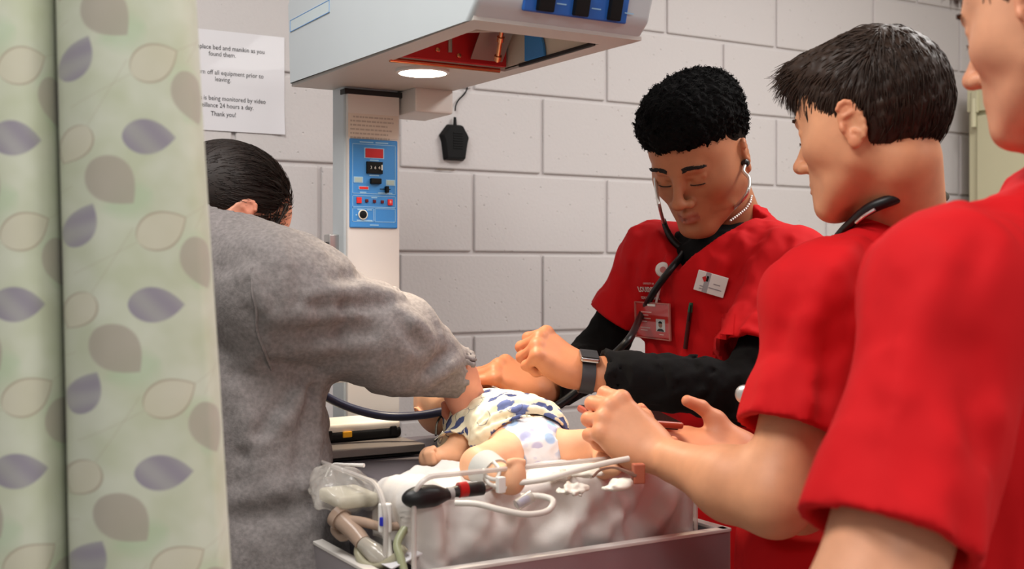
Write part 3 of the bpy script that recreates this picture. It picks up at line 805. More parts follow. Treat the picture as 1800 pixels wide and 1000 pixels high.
def curtain():
    # plan profile in pixel columns at the curtain's distance: (column, depth offset, pattern u)
    prof = [(-150, 0.10, -330), (-110, 0.03, -275), (-60, -0.01, -222), (0, -0.022, -163), (50, -0.012, -110), (85, 0.02, -70), (104, 0.062, -38),
            (112, 0.075, -22), (104, 0.055, -12), (99, 0.022, 0), (110, -0.010, 12), (145, -0.030, 45), (190, -0.036, 88), (240, -0.034, 138), (290, -0.026, 187), (325, -0.010, 226), (342, 0.014, 254), (347, 0.045, 284), (340, 0.08, 315), (318, 0.11, 350)]
    P = np.array(prof, float)
    # smooth resample
    t = np.arange(len(P)); tt = np.linspace(0, len(P) - 1, 160)
    def cr(col):
        out = []
        for x in tt:
            i = min(int(x), len(P) - 2); f = x - i
            a, b, c_, d = P[max(i - 1, 0), col], P[i, col], P[i + 1, col], P[min(i + 2, len(P) - 1), col]
            out.append(0.5 * (2 * b + (c_ - a) * f + (2 * a - 5 * b + 4 * c_ - d) * f * f + (3 * b - a - 3 * c_ + d) * f ** 3))
        return np.array(out)
    cx_, dz_, uu = cr(0), cr(1), cr(2)
    zs = np.linspace(0.45, 2.3, 90)
    V, UV = [], []
    wv = waves(0.5, 3)
    for z in zs:
        py = HORIZON - (z - CAMZ) * FPX / CZ
        fl = (py - 0) / 1000.0                                   # cloth spreads towards its hem
        for x, d, u in zip(cx_, dz_, uu):
            w = (x - 0) * (1 + 0.0 * fl) + (24 + 34 * max(0, min(1, (x - 90) / 250))) * fl * (1 if x > 60 else 0.2 + 0.8 * max(0, (x + 20) / 80 if x > -20 else 0))
            p = W(w, HORIZON, CZ + d); p[2] = z
            q = p + D(0, 0, 1) * 0.006 * float(wv(np.array([p * np.array([2, 2, 0.6])], np.float32))[0])
            V.append(q); UV.append((u, (z - CAMZ) * FPX / CZ - (HORIZON - 247) ))
    n = len(tt); F = []
    for j in range(len(zs) - 1):
        for i in range(n - 1):
            F.append((j * n + i, j * n + i + 1, (j + 1) * n + i + 1, (j + 1) * n + i))
    o = obj('privacy_curtain', (V, F), M_CURT, label='pale green privacy curtain printed with grey and purple leaves', cat='curtain', smooth=True) if False else None
    V = np.array(V); c = V.mean(0); c[2] = 0.45
    me = mesh_arrays('curtain_cloth', V - c, np.array(F), True); me.materials.append(M_CURT)
    ul = me.uv_layers.new(name='UVMap'); UV = np.array(UV, np.float32)
    li = np.zeros(len(me.loops), np.int32); me.loops.foreach_get('vertex_index', li); ul.data.foreach_set('uv', UV[li].ravel())
    o = bpy.data.objects.new('privacy_curtain', me); COL.objects.link(o); o.location = Vector(c); WM[o] = Matrix.Translation(Vector(c))
    so_ = o.modifiers.new('cloth_thickness', 'SOLIDIFY'); so_.thickness = 0.0012; so_.offset = 0
    return tag(o, 'pale green privacy curtain printed with grey and purple leaves', 'curtain')
cur_o = curtain()
# ------------------------------------------------------------------ figures: heads, hands, garments
def head_sculpt(neck=None, nose=1.0, jaw=1.0, lips=1.0, mouth_z=0.0, full=0.0):
    """x = person's right, y = forward, z = up; origin between the ears at eye height"""
    S = Sculpt()
    S.u(ell((0, -0.014, 0.034), (0.076, 0.097, 0.086)), 0.0)
    S.u(ell((0, 0.042, 0.040), (0.062, 0.046, 0.052)), 0.03)
    S.u(ell((0, 0.026, -0.028), (0.062 + full, 0.062, 0.074)), 0.025)
    for s in (-1, 1):
        S.u(cone((s * 0.053 * jaw, -0.002, -0.052), (s * 0.020, 0.064, -0.101), 0.016, 0.015), 0.035)
        S.u(ell((s * 0.046, 0.048, -0.022), (0.020, 0.024, 0.018)), 0.03)
        S.u(ell((s * 0.060, 0.012, -0.010), (0.014, 0.03, 0.03)), 0.03)
    S.u(ell((0, 0.072, -0.100), (0.021 * jaw, 0.017, 0.016)), 0.022)
    S.u(ell((0, 0.066, -0.064), (0.030, 0.025, 0.028)), 0.022)
    S.u(cone((-0.032, 0.078, 0.020), (0.032, 0.078, 0.020), 0.0115), 0.018)
    for s in (-1, 1):
        S.sub(ell((s * 0.032, 0.104, -0.001), (0.020, 0.021, 0.0115)), 0.016)
        S.u(ell((s * 0.032, 0.0715, -0.003), (0.0150, 0.0142, 0.0125)), 0.004)          # eyeball under a lowered lid
        S.u(cone((s * 0.020, 0.0835, 0.0055), (s * 0.043, 0.079, 0.0055), 0.0035), 0.006)  # lid fold
        S.u(cone((s * 0.021, 0.0825, -0.0125), (s * 0.042, 0.078, -0.0115), 0.0030), 0.006)  # lower lid
    S.u(cone((0, 0.086, 0.014), (0, 0.109, -0.030), 0.0072, 0.0092), 0.014)
    S.u(ell((0, 0.1105, -0.0345), (0.0108 * nose, 0.0108, 0.0090)), 0.008)
    for s in (-1, 1):
        S.u(ell((s * 0.0125 * nose, 0.0985, -0.0385), (0.0078, 0.0105, 0.0080)), 0.007)
        S.sub(ell((s * 0.0066 * nose, 0.1050, -0.0478), (0.0034, 0.0055, 0.0034)), 0.003)
    mz = mouth_z
    for s in (-1, 1):
        S.u(cone((0, 0.0935, -0.0625 + mz), (s * 0.0215, 0.0815, -0.0665 + mz), 0.0060 * lips, 0.0032), 0.005)
        S.u(cone((0, 0.0925, -0.0745 + mz), (s * 0.0190, 0.0805, -0.0695 + mz), 0.0074 * lips, 0.0036), 0.005)
        S.sub(cone((0, 0.1010, -0.0682 + mz), (s * 0.0200, 0.0905, -0.0685 + mz), 0.0017, 0.0010), 0.004)
    S.sub(ell((0, 0.099, -0.0855 + mz), (0.017, 0.008, 0.005)), 0.010)
    # ears
    for s in (-1, 1):
        a = math.radians(24) * s
        R = np.array([[math.cos(a), math.sin(a), 0], [-math.sin(a), math.cos(a), 0], [0, 0, 1]])
        t = math.radians(12); R = R @ np.array([[1, 0, 0], [0, math.cos(t), -math.sin(t)], [0, math.sin(t), math.cos(t)]]).T
        c = np.array([s * 0.0800, -0.016, -0.004])
        S.u(ell(c, (0.0062, 0.0168, 0.0300), R), 0.006)
        S.sub(ell(c + R @ np.array([s * 0.0075, 0.002, -0.001]), (0.0065, 0.0105, 0.0200), R), 0.003)
        rim = [c + R @ np.array([s * 0.0035, -0.0163 * math.sin(q) + 0.001, 0.0290 * math.cos(q)]) for q in np.linspace(-0.7, 2.5, 9)]
        for p, q in zip(rim[:-1], rim[1:]): S.u(cone(p, q, 0.0032, 0.0030), 0.003)
        S.u(cone(c + R @ np.array([s * 0.003, 0.007, -0.006]), c + R @ np.array([s * 0.003, -0.005, -0.017]), 0.003), 0.003)
        S.u(cone(c + R @ np.array([s * 0.003, 0.006, 0.010]), c + R @ np.array([s * 0.003, -0.006, 0.012]), 0.0028), 0.004)
        S.u(ell(c + R @ np.array([0.0, 0.005, -0.0265]), (0.0048, 0.0075, 0.0080), R), 0.005)   # lobe
        S.u(ell(c + R @ np.array([s * 0.003, 0.013, -0.004]), (0.004, 0.004, 0.006), R), 0.004)  # tragus
        S.sub(ell(c + R @ np.array([s * 0.0045, 0.0055, -0.006]), (0.004, 0.0045, 0.0055), R), 0.003)
    if neck is not None:
        a, b, ra, rb = neck
        S.u(cone(a, b, ra, rb), 0.022)
    return S
def head_cols(V, base, lip=0.35, flush=0.25, lipcol=(0.55, 0.16, 0.14)):
    base = np.array(base); C = np.tile(base, (len(V), 1)); lipcol = np.array(lipcol)
    def g(c, r): return np.exp(-(((V - np.array(c)) / np.array(r)) ** 2).sum(1))
    red = np.clip(g((0.046, 0.06, -0.025), (0.02, 0.03, 0.02)) * 0.7 + g((-0.046, 0.06, -0.025), (0.02, 0.03, 0.02)) * 0.7 + g((0, 0.112, -0.034), (0.014, 0.02, 0.014)), 0, 1)
    ear = np.clip((np.abs(V[:, 0]) - 0.080) / 0.004, 0, 1) * (np.abs(V[:, 2]) < 0.045) * (V[:, 1] < 0.02) * (V[:, 1] > -0.05)
    w = np.clip(red + ear * 0.9, 0, 1)[:, None] * flush
    C = C * (1 - w) + w * (base * np.array([1.05, 0.62, 0.55]))
    lp = (np.abs(V[:, 0]) < 0.021) & (V[:, 1] > 0.078)
    l = np.where(lp, np.exp(-((V[:, 2] + 0.068) / 0.0085) ** 4), 0)[:, None] * lip
    return C * (1 - l) + l * lipcol
SKIN_N = [0]
def skin_mat(name):
    return pm(name, (0.6, 0.4, 0.3), rough=0.5, sss=0.08, attr='Col', noise=0.05, nscale=45, bump=0.08, bscale=500, spec=0.4, bdist=0.001)

FX = (0.0300, 0.0100, -0.0105, -0.0290); FY = (0.088, 0.092, 0.087, 0.077)
FL = ((0.042, 0.025, 0.020), (0.046, 0.029, 0.021), (0.042, 0.027, 0.020), (0.033, 0.020, 0.018)); FR = (0.0100, 0.0102, 0.0096, 0.0086)
def hand_sculpt(flex, thumb, spread=(6, 1, -4, -9), fore=None, fr=(0.030, 0.036)):
    """x = thumb side, y = fingers, z = back of the hand; flex: 4 x (knuckle, middle, end) degrees; thumb: three points"""
    S = Sculpt()
    S.u(ell((0.0, 0.048, -0.006), (0.037, 0.048, 0.0155)), 0)
    S.u(ell((0.0, 0.010, -0.002), (0.028, 0.030, 0.0180)), 0.02)
    S.u(ell((-0.026, 0.040, -0.010), (0.014, 0.032, 0.014)), 0.015)
    tips = []
    for i in range(4):
        k = np.array([FX[i], FY[i], 0.0])
        S.u(cone((FX[i] * 0.55, 0.015, 0.001), k, 0.0110, 0.0098), 0.014)
        S.u(ell(k + (0, -0.001, 0.0025), (0.0098, 0.0105, 0.0095)), 0.006)
        a = 0; p = k; sp = math.radians(spread[i]); r = FR[i]
        for j in range(3):
            a += math.radians(flex[i][j])
            d = np.array([math.sin(sp) * math.cos(a), math.cos(sp) * math.cos(a), -math.sin(a)])
            q = p + d * FL[i][j]
            S.u(cone(p, q, r, r * 0.92), 0.0045 if j else 0.008)
            if j < 2: S.u(ell(q, (r * 0.955,) * 3), 0.004)
            p = q; r *= 0.93
        tips.append((p, d))
    T = [np.array(t, float) for t in thumb]
    S.u(cone((0.016, 0.016, -0.008), T[0], 0.0150, 0.0125), 0.016)
    S.u(cone((0.016, 0.045, -0.008), T[0], 0.0090, 0.0100), 0.016)
    S.u(cone(T[0], T[1], 0.0118, 0.0100), 0.008); S.u(cone(T[1], T[2], 0.0102, 0.0086), 0.004)
    if fore is not None:
        f = nrm(fore)
        S.u(econe((0, 0.004, 0), np.array(f) * 0.06, 0.0275, fr[0], (0, 0, 1), 0.72), 0.02)
        S.u(econe(np.array(f) * 0.06, np.array(f) * 0.16, fr[0], fr[1], (0, 0, 1), 0.85), 0.03)
    return S, tips
def hand_frame(wrist, fingers, back, right):
    """world frame of a hand; right: True for a right hand"""
    y = nrm(fingers); z = np.asarray(back, float); z = nrm(z - y * np.dot(z, y)); x = np.cross(y, z)
    # palm down, fingers forward: thumb of a right hand points left
    x = -x if right else x
    return np.stack([x, y, z], 1), np.asarray(wrist, float)
def place(VF, R, o, scale=1.0):
    V, F = VF; V = V * scale @ R.T + o
    if np.linalg.det(R) < 0: F = F[:, ::-1]
    return V, F
def hand_cols(V, base, flush=0.25):
    base = np.array(base); C = np.tile(base, (len(V), 1))
    w = np.clip((V[:, 1] - 0.055) / 0.06, 0, 1)[:, None] * flush
    pal = np.clip(-V[:, 2] / 0.02, 0, 1)[:, None] * flush * 0.6
    w = np.clip(w + pal, 0, 0.6)
    return C * (1 - w) + w * (base * np.array([1.08, 0.72, 0.66]))
def person(label, loc): return empty('person', loc, label, 'person')
def body_obj(par, pieces, mat):
    """pieces: list of (V, F, cols); one continuous figure in one mesh"""
    V, F = join([(p[0], p[1]) for p in pieces]); C = np.concatenate([p[2] for p in pieces])
    return obj('body', (V, F), mat, par, smooth=True, cols=C)
def front_y(VL, x, z):
    m = (np.abs(VL[:, 0] - x) < 0.003) & (np.abs(VL[:, 2] - z) < 0.003) & (VL[:, 1] > 0)
    return float(VL[m, 1].max()) if m.any() else 0.085
def lash_brow(par, R, o, sc, VL, col, lash=True, sides=(-1, 1), thick=1.0, seed=1, brow_h=0.0):
    m = pm('hair_dark_' + str(SKIN_N[0]), col, rough=0.6); SKIN_N[0] += 1
    rg = random.Random(seed)
    for s in sides:
        g = G()
        for i in range(110):
            t = i / 109 + rg.uniform(-0.01, 0.01); x = s * (0.014 + 0.036 * t)
            z = 0.0215 + brow_h + 0.006 * math.sin(min(t * 1.25, 1) * math.pi * 0.62) - 0.003 * t + rg.uniform(-0.0030, 0.0030) * (1 - 0.6 * t) * thick
            y = front_y(VL, x, z) - 0.0006
            p = np.array([x, y, z]); d = nrm([s * 0.9, -0.25, 0.45 - 0.6 * t]) * 0.0075
            g.tube([R @ (p * sc) + o, R @ ((p + d * 0.5 + (0, 0.0012, 0)) * sc) + o, R @ ((p + d) * sc) + o], [0.0008 * thick, 0.0007 * thick, 0.0002], 4, 1)
        obj('eyebrow', g, m, par, smooth=True)
        if lash:
            g = G(); pts = []
            for t in np.linspace(-1, 1, 11):
                xx = s * 0.032 + 0.0135 * t; zz = -0.0085 - 0.0012 * (1 - t * t); pts.append(np.array([xx, front_y(VL, xx, zz), zz]))
            g.tube([R @ (p * sc) + o for p in pts], 0.0009, 5, 2)
            for p in pts[1:-1]:
                g.tube([R @ (p * sc) + o, R @ ((p + np.array([0, 0.0022, -0.002])) * sc) + o], [0.0005, 0.0002], 4, 1)
            obj('eyelashes', g, m, par, smooth=True)
def strands(par, name, roots, dirs_fn, n_pts, step, r, mat, seed=0):
    """thin tapering locks growing from roots, each a three-sided tube; one part"""
    rg = np.random.RandomState(seed)
    Vs = []; Fs = []; n0 = 0
    P = np.array(roots, float); paths = [P.copy()]
    for k in range(n_pts):
        P = P + dirs_fn(P, k) * step; paths.append(P.copy())
    A = np.stack(paths, 1)                           # (n, n_pts+1, 3)
    T = np.gradient(A, axis=1); T /= np.linalg.norm(T, axis=2)[..., None] + 1e-9
    U = np.cross(T, np.array([0.2, 0.5, 0.84])); U /= np.linalg.norm(U, axis=2)[..., None] + 1e-9; Wd = np.cross(T, U)
    m = n_pts + 1; taper = np.clip(1.15 - np.linspace(0, 1, m), 0.12, 1)
    rad = r * rg.uniform(0.7, 1.3, len(A))[:, None] * taper[None, :]
    ring = [A + rad[..., None] * (U * math.cos(q) + Wd * math.sin(q)) for q in (0, 2.094, 4.189)]
    V = np.stack(ring, 2).reshape(-1, 3)             # (n, m, 3 verts)
    base = np.arange(len(A)) * m * 3
    F = []
    for k in range(n_pts):
        for c in range(3):
            c2 = (c + 1) % 3
            F.append(np.stack([base + k * 3 + c, base + k * 3 + c2, base + (k + 1) * 3 + c2, base + (k + 1) * 3 + c], 1))
    return V, np.concatenate(F)
def creases(segs):
    """cloth folds along segments: (a, b, height, width), height > 0 raises the cloth"""
    def f(P):
        out = np.zeros(P.shape[:-1], np.float32)
        for a, b, amp, wd in segs:
            a = np.asarray(a, np.float32); b = np.asarray(b, np.float32); ba = b - a
            t = ((P - a) @ ba) / float(ba @ ba); tc = np.clip(t, 0, 1)
            d = np.linalg.norm(P - a - tc[..., None] * ba, axis=-1)
            out -= amp * np.exp(-(d / wd) ** 2)
        return out
    return f
def bbox(pts, pad):
    P = np.array(pts); return P.min(0) - pad, P.max(0) + pad
def legs(par, hipL, hipR, footL, footR, fwd, mat, shoe_mat, name='trousers'):
    S = Sculpt(); kneeL = (hipL + footL) / 2 + fwd * 0.03; kneeR = (hipR + footR) / 2 + fwd * 0.03
    c = (hipL + hipR) / 2
    S.u(ell(c + (0, 0, 0.02), (0.15, 0.13, 0.14)), 0)
    for h_, k_, f_ in ((hipL, kneeL, footL), (hipR, kneeR, footR)):
        S.u(cone(h_, k_, 0.092, 0.072), 0.05); S.u(cone(k_, f_ + (0, 0, 0.07), 0.072, 0.062), 0.03)
    wv = waves(0.12, 9, stretch=(1, 1, 0.5)); S.disp(lambda P: 0.004 * wv(P))
    lo, hi = bbox([hipL + (0, 0, 0.15), hipR, footL, footR, kneeL, kneeR], 0.17)
    lo[2] = 0.0
    V, F = S.mesh(lo, hi, 0.011)
    obj(name, (V, F), mat, par, smooth=True)
    for f_ in (footL, footR):
        Rf = frame(fwd, (0, 0, 1)); S = Sculpt()
        S.u(ell(f_ + fwd * 0.07 + (0, 0, 0.035), (0.045, 0.13, 0.045), Rf), 0); S.u(cone(f_ + (0, 0, 0.05), f_ + (0, 0, 0.1), 0.045, 0.045), 0.03)
        S.cut(half((0, 0, 0.004), (0, 0, -1)))
        V, F = S.mesh(f_ - 0.25 + (0, 0, 0.2), f_ + 0.25 + (0, 0, -0.05), 0.008)
        obj('shoe', (V, F), shoe_mat, par, smooth=True)

from mathutils.bvhtree import BVHTree
CAMP = np.array([0, 0, CAMZ])
def bvh(VF): return BVHTree.FromPolygons([tuple(map(float, v)) for v in VF[0]], [tuple(map(int, f)) for f in VF[1]])
def hit(B, px, py, lift=0.0, Z=2.1):
    d = nrm(W(px, py, 1.0) - CAMP); r = B.ray_cast(Vector(CAMP), Vector(d))
    if r[0] is None: return W(px, py, Z)
    return np.array(r[0]) + np.array(r[1]) * lift
def surf_creases(S, lo, hi, lines, Z=2.0):
    """folds whose ends are found on the garment itself; lines: (x0, y0, x1, y1, height, width) in photo pixels"""
    B = bvh(S.mesh(lo, hi, 0.012)); out = []
    for x0, y0, x1, y1, am, wd in lines:
        n = 3; P = [hit(B, x0 + (x1 - x0) * t / n, y0 + (y1 - y0) * t / n, 0.0, Z) for t in range(n + 1)]
        for k in range(n): out.append((P[k], P[k + 1], am * (0.6 if k in (0, n - 1) else 0.75), wd))
    return creases(out)

def open_hem(S, hm, d_, sleeve, dfs=(), reach=0.108, wall=0.0135):
    """cut a sleeve at its hem and hollow it; the inner wall carries the same folds as the outer one"""
    d_ = d_.astype(np.float32)
    S.sub((lambda P: np.maximum(-((P - hm) @ d_), np.linalg.norm(P - (hm + d_ * reach * 0.52), axis=-1) - reach), hm - reach * 1.8, hm + reach * 1.8), 0.002)
    a, b, ra, rb = sleeve; f0, lo, hi = cone(a, b + (b - a) * 0.4, ra - wall, rb - wall + (rb - ra) * 0.4)
    def inner(P):
        v = f0(P)
        for f in dfs: v = v + f(P)
        return np.maximum(np.maximum(v, -((P - hm) @ d_) - 0.030), np.linalg.norm(P - (hm + d_ * reach * 0.52), axis=-1) - reach * 1.05)
    S.sub((inner, hm - 0.14, hm + 0.14), 0.002)
# ------------------------------------------------------------------ student listening with the stethoscope (behind the bed)
M_SCRUB = pm('red_scrub_cloth', srgb(196, 12, 20), rough=0.8, spec=0.25, noise=0.04, nscale=14, bump=0.10, bscale=900, bdist=0.0008)
M_JERSEY = pm('black_jersey', srgb(13, 12, 13), rough=0.9, spec=0.2, noise=0.1, nscale=40, bump=0.2, bscale=700)
M_SHOE = pm('black_shoe', srgb(30, 30, 32), rough=0.5)
sp = {}
def center_student():
    SK = srgb(178, 116, 82)
    skin = skin_mat('brown_skin')
    Ft, Lt, Up = D(-0.72, 0, -0.69), D(0.69, 0, -0.72), np.array([0, 0, 1.0])
    Rt = frame(Ft, Up)
    o = W(1230, 279, 2.20); yaw, pit = math.radians(37), math.radians(31)
    F_ = D(-math.sin(yaw) * math.cos(pit), -math.sin(pit), -math.cos(yaw) * math.cos(pit)); Rh = frame(F_, Up)
    nb = W(1284, 400, 2.30)                      # neck base
    par = person('student in red scrubs over a black undershirt, curly black hair, listening through a stethoscope', (W(1262, 480, 2.34)[0], W(1262, 480, 2.34)[1], 0))
    # head and neck
    HS = 1.06; loc = lambda p: (np.asarray(p) - o) @ Rh / HS
    S = head_sculpt(neck=((0, -0.035, -0.055), loc(nb), 0.054, 0.062), nose=1.3, lips=1.45, jaw=1.18, full=0.005)
    VL, Fh = S.mesh((-0.1, -0.16, -0.24), (0.1, 0.14, 0.14), 0.0021)
    C = head_cols(VL, SK, lip=0.7, flush=0.15, lipcol=srgb(150, 78, 68))
    Vh, Fh = place((VL, Fh), Rh, o, HS)
    # joints
    shL, shR = W(1394, 476, 2.13), W(1154, 456, 2.36)
    elL, wrL = W(1322, 690, 1.99), W(1022, 656, 1.96)
    elR, wrR = W(1040, 640, 2.40), W(950, 686, 2.08)
    hip = W(1275, 900, 2.36)
    mid = (shL + shR) / 2
    def torso_ops(S, g):
        up1 = nrm(mid - hip); Rb = frame(Ft, up1)
        S.u(ell(mid - up1 * 0.15 + Ft * 0.01, (0.158 + g, 0.112 + g, 0.20 + g), Rb), 0)
        S.u(ell(mid * 0.45 + hip * 0.55, (0.145 + g, 0.108 + g, 0.20 + g), Rb), 0.06)
        S.u(ell(hip, (0.165 + g, 0.120 + g, 0.16 + g), Rb), 0.08)
        S.u(cone(shL, shR, 0.060 + g, 0.060 + g), 0.06)
        S.u(cone(nb + (0, 0, 0.0), mid, 0.062 + g, 0.09 + g), 0.05)
        S.u(cone(nb + (0, 0, -0.02), shL, 0.052 + g, 0.05 + g), 0.05); S.u(cone(nb + (0, 0, -0.02), shR, 0.052 + g, 0.05 + g), 0.05)
    # forearm / hand pieces (left hand: closed over the wrist watch side; right hand: pinching)
    fl = ((62, 88, 40), (70, 92, 45), (76, 94, 45), (80, 94, 45)); th = ((0.040, 0.046, -0.026), (0.040, 0.076, -0.044), (0.026, 0.094, -0.056))
    RL, oL = hand_frame(wrL, D(-0.80, 0.58, 0.05), D(0.42, 0.62, -0.66), False)
    S, _ = hand_sculpt(fl, th, fore=(elL - wrL) @ RL / np.linalg.norm(elL - wrL) * 1.0)
    hV, hF = S.mesh((-0.07, -0.17, -0.12), (0.09, 0.2, 0.10), 0.002)
    hc = hand_cols(hV, np.array(SK) * 1.18, 0.2); pL = place((hV, hF), RL, oL)
    fl2 = ((38, 62, 30), (52, 70, 35), (60, 74, 40), (66, 76, 40)); th2 = ((0.046, 0.046, -0.022), (0.052, 0.070, -0.042), (0.042, 0.092, -0.062))
    RR, oR = hand_frame(wrR, D(-0.80, 0.42, -0.12), D(0.25, 0.78, -0.56), True)
    S, tipsR = hand_sculpt(fl2, th2, fore=(elR - wrR) @ RR / np.linalg.norm(elR - wrR))
    gV, gF = S.mesh((-0.07, -0.17, -0.12), (0.09, 0.2, 0.10), 0.002)
    gc = hand_cols(gV, np.array(SK) * 1.12, 0.25); pR = place((gV, gF), RR, oR)
    sp['tipsR'] = [RR @ t[0] + oR for t in tipsR]
    sp['wrL'], sp['RL'], sp['elL'], sp['o'], sp['Rh'], sp['nb'], sp['Ft'], sp['Lt'], sp['VL'] = wrL, RL, elL, o, Rh, nb, Ft, Lt, VL
    # body under the clothes
    S = Sculpt(); torso_ops(S, -0.028)
    for a, b, c_ in ((shL, elL, wrL), (shR, elR, wrR)):
        S.u(cone(a, b, 0.050, 0.042), 0.03); S.u(cone(b, b * 0.25 + c_ * 0.75, 0.042, 0.030), 0.02)
    lo, hi = bbox([shL, shR, elL, wrL, elR, wrR, hip, nb], 0.2)
    bV, bF = S.mesh(lo, hi, 0.010)
    b = body_obj(par, [(Vh, Fh, C), (*pL, hc), (*pR, gc), (bV, bF, np.tile(np.array(SK), (len(bV), 1)))], skin)
    lash_brow(par, Rh, o, HS, VL, srgb(16, 12, 10), thick=1.35, seed=2)
    # black undershirt with long sleeves
    S = Sculpt(); torso_ops(S, -0.018)
    foreL = nrm(elL - wrL); cuffL = wrL + foreL * 0.034; foreR = nrm(elR - wrR); cuffR = wrR + foreR * 0.015
    S.u(cone(shL, elL, 0.048, 0.053), 0.02); S.u(cone(elL, cuffL, 0.053, 0.045), 0.025)
    S.u(cone(shR, elR, 0.044, 0.050), 0.02); S.u(cone(elR, cuffR, 0.053, 0.044), 0.025)
    S.cut(half(nb + (0, 0, 0.030) + Ft * 0.0, nrm(Up + Ft * -0.25)))
    
    for cf_, fo_ in ((cuffL, foreL), (cuffR, foreR)):
        S.sub((lambda P, c=cf_, f=-fo_: np.maximum(-((P - c) @ f.astype(np.float32)), np.linalg.norm(P - c, axis=-1) - 0.09), cf_ - 0.09, cf_ + 0.09), 0.001)
        S.sub(cone(cf_ + fo_ * 0.01, cf_ - fo_ * 0.06, 0.033, 0.036), 0.002)
    w1, w2 = waves(0.05, 11), waves(0.028, 12)
    dl = nrm(cuffL - elL)
    S.disp(lambda P: 0.0025 * w1(P) + 0.0010 * w2(P))
    def ringfold(P):                             # wrinkles across the near forearm and at the elbow
        t = (P - elL.astype(np.float32)) @ dl.astype(np.float32)
        dist = np.linalg.norm(P - elL - t[..., None] * dl, axis=-1)
        m = np.exp(-((dist - 0.05) / 0.04) ** 2) * (t > -0.06) * (t < 0.30)
        return -0.003 * np.sin(t * 95 + 2.5 * w1(P)) * m
    S.disp(ringfold)
    V, F = S.mesh(*bbox([shL, shR, elL, cuffL, elR, cuffR, hip, nb], 0.17), 0.006)
    obj('undershirt', (V, F), M_JERSEY, par, smooth=True)
    # red scrub top
    S = Sculpt(); torso_ops(S, 0.006)
    hemL, hemR = shL + (elL - shL) * 0.77, shR + (elR - shR) * 0.58
    dL_, dR_ = nrm(elL - shL), nrm(elR - shR)
    S.u(cone(shL, hemL + dL_ * 0.05, 0.064, 0.090), 0.045); S.u(cone(shR, hemR + dR_ * 0.05, 0.058, 0.074), 0.045)
    f1, f2, f3 = waves(0.16, 21, stretch=(1, 1, 0.35)), waves(0.07, 22, stretch=(1, 1, 0.5)), waves(0.03, 23)
    dfs = [lambda P: 0.0065 * f1(P) + 0.0035 * f2(P) + 0.0007 * f3(P)]; S.disp(dfs[0])
    # creases from the neck to the far armpit and across the near shoulder
    bb = bbox([shL, shR, hemL, hemR, hip + (0, 0, -0.12), nb], 0.17)
    dfs.append(surf_creases(S, *bb, [(1325, 385, 1240, 500, 0.009, 0.012), (1345, 400, 1262, 520, -0.009, 0.010), (1368, 405, 1300, 520, 0.009, 0.011), (1385, 425, 1312, 545, -0.011, 0.010), (1400, 440, 1330, 560, 0.010, 0.011), (1300, 560, 1262, 640, -0.012, 0.012), (1345, 540, 1290, 600, 0.008, 0.010),
        (1155, 410, 1120, 540, 0.007, 0.012), (1120, 440, 1095, 545, -0.008, 0.010), (1170, 440, 1145, 480, -0.005, 0.010), (1215, 560, 1195, 660, 0.008, 0.010), (1190, 600, 1180, 670, -0.007, 0.010), (1110, 560, 1120, 640, -0.008, 0.010), (1280, 400, 1330, 410, -0.005, 0.007)], 2.1)); S.disp(dfs[1])
    S.cut(half(hip + (0, 0, -0.10), (0, 0, -1)))
    open_hem(S, hemL, dL_, (shL, hemL + dL_ * 0.05, 0.064, 0.090), dfs); open_hem(S, hemR, dR_, (shR, hemR + dR_ * 0.05, 0.058, 0.074), dfs)
    # V neck
    def vneck(P):
        Q = P - nb.astype(np.float32); a = Q @ Lt.astype(np.float32) + 0.004; c_ = Q[..., 2] + 0.090
        return np.maximum((np.abs(a) - c_ * 1.0) * 0.7, -(Q @ Ft.astype(np.float32)) + 0.02)
    S.sub((vneck, nb - 0.25, nb + 0.25), 0.003)
    S.sub(cone(nb + Up * 0.06 - Ft * 0.005, nb + Up * 0.012, 0.066, 0.060), 0.004)
    V, F = S.mesh(*bb, 0.005)
    V = relax(V, F, 1, 0.4)
    top = obj('scrub_top', (V, F), M_SCRUB, par, smooth=True)
    sp['top'] = (V, F)
    # curly hair, short at the sides
    S = Sculpt()
    S.u(ell((0, -0.012, 0.092), (0.086, 0.100, 0.058)), 0); S.u(ell((0, 0.020, 0.080), (0.078, 0.078, 0.052)), 0.03)
    S.u(ell((0, -0.040, 0.050), (0.080, 0.080, 0.086)), 0.03)
    S.sub(ell((0, 0.150, -0.010), (0.095, 0.085, 0.078)), 0.012)
    S.cut(half((0, 0, 0.002), nrm([0, -0.35, -1])))
    n1, n2 = waves(0.013, 31, 9), waves(0.026, 32, 8)
    S.disp(lambda P: 0.0040 * n1(P) + 0.0035 * n2(P))
    V, F = S.mesh((-0.12, -0.15, -0.08), (0.12, 0.14, 0.18), 0.0022)
    V, F = place((V, F), Rh, o, HS)
    M_AFRO = pm('tight_black_curls', srgb(9, 8, 8), rough=0.95, spec=0.15, noise=0.3, nscale=160, bump=0.8, bscale=260)
    hair = obj('hair', (V, F), M_AFRO, par, smooth=True)
    # small curls standing off the surface
    rg = np.random.RandomState(5); pick = rg.choice(len(V), 2600, replace=False)
    ctr = o + Rh @ np.array([0, -0.01, 0.06])
    roots = V[pick]; out = roots - ctr; out /= np.linalg.norm(out, axis=1)[:, None]
    keep = ((roots - o) @ Rh)[:, 2] > 0.02; roots, out = roots[keep], out[keep]
    t1 = np.cross(out, rg.normal(size=out.shape)); t1 /= np.linalg.norm(t1, axis=1)[:, None]; t2 = np.cross(out, t1)
    def curl(P, k): 
        a = k * 1.15; return out * 0.55 + t1 * math.cos(a) + t2 * math.sin(a)
    V2, F2 = strands(hair, 'curls', roots - out * 0.002, curl, 6, 0.0020, 0.0011, M_AFRO, 6)
    obj('curls', (V2, F2), M_AFRO, hair, smooth=True, kind='stuff')
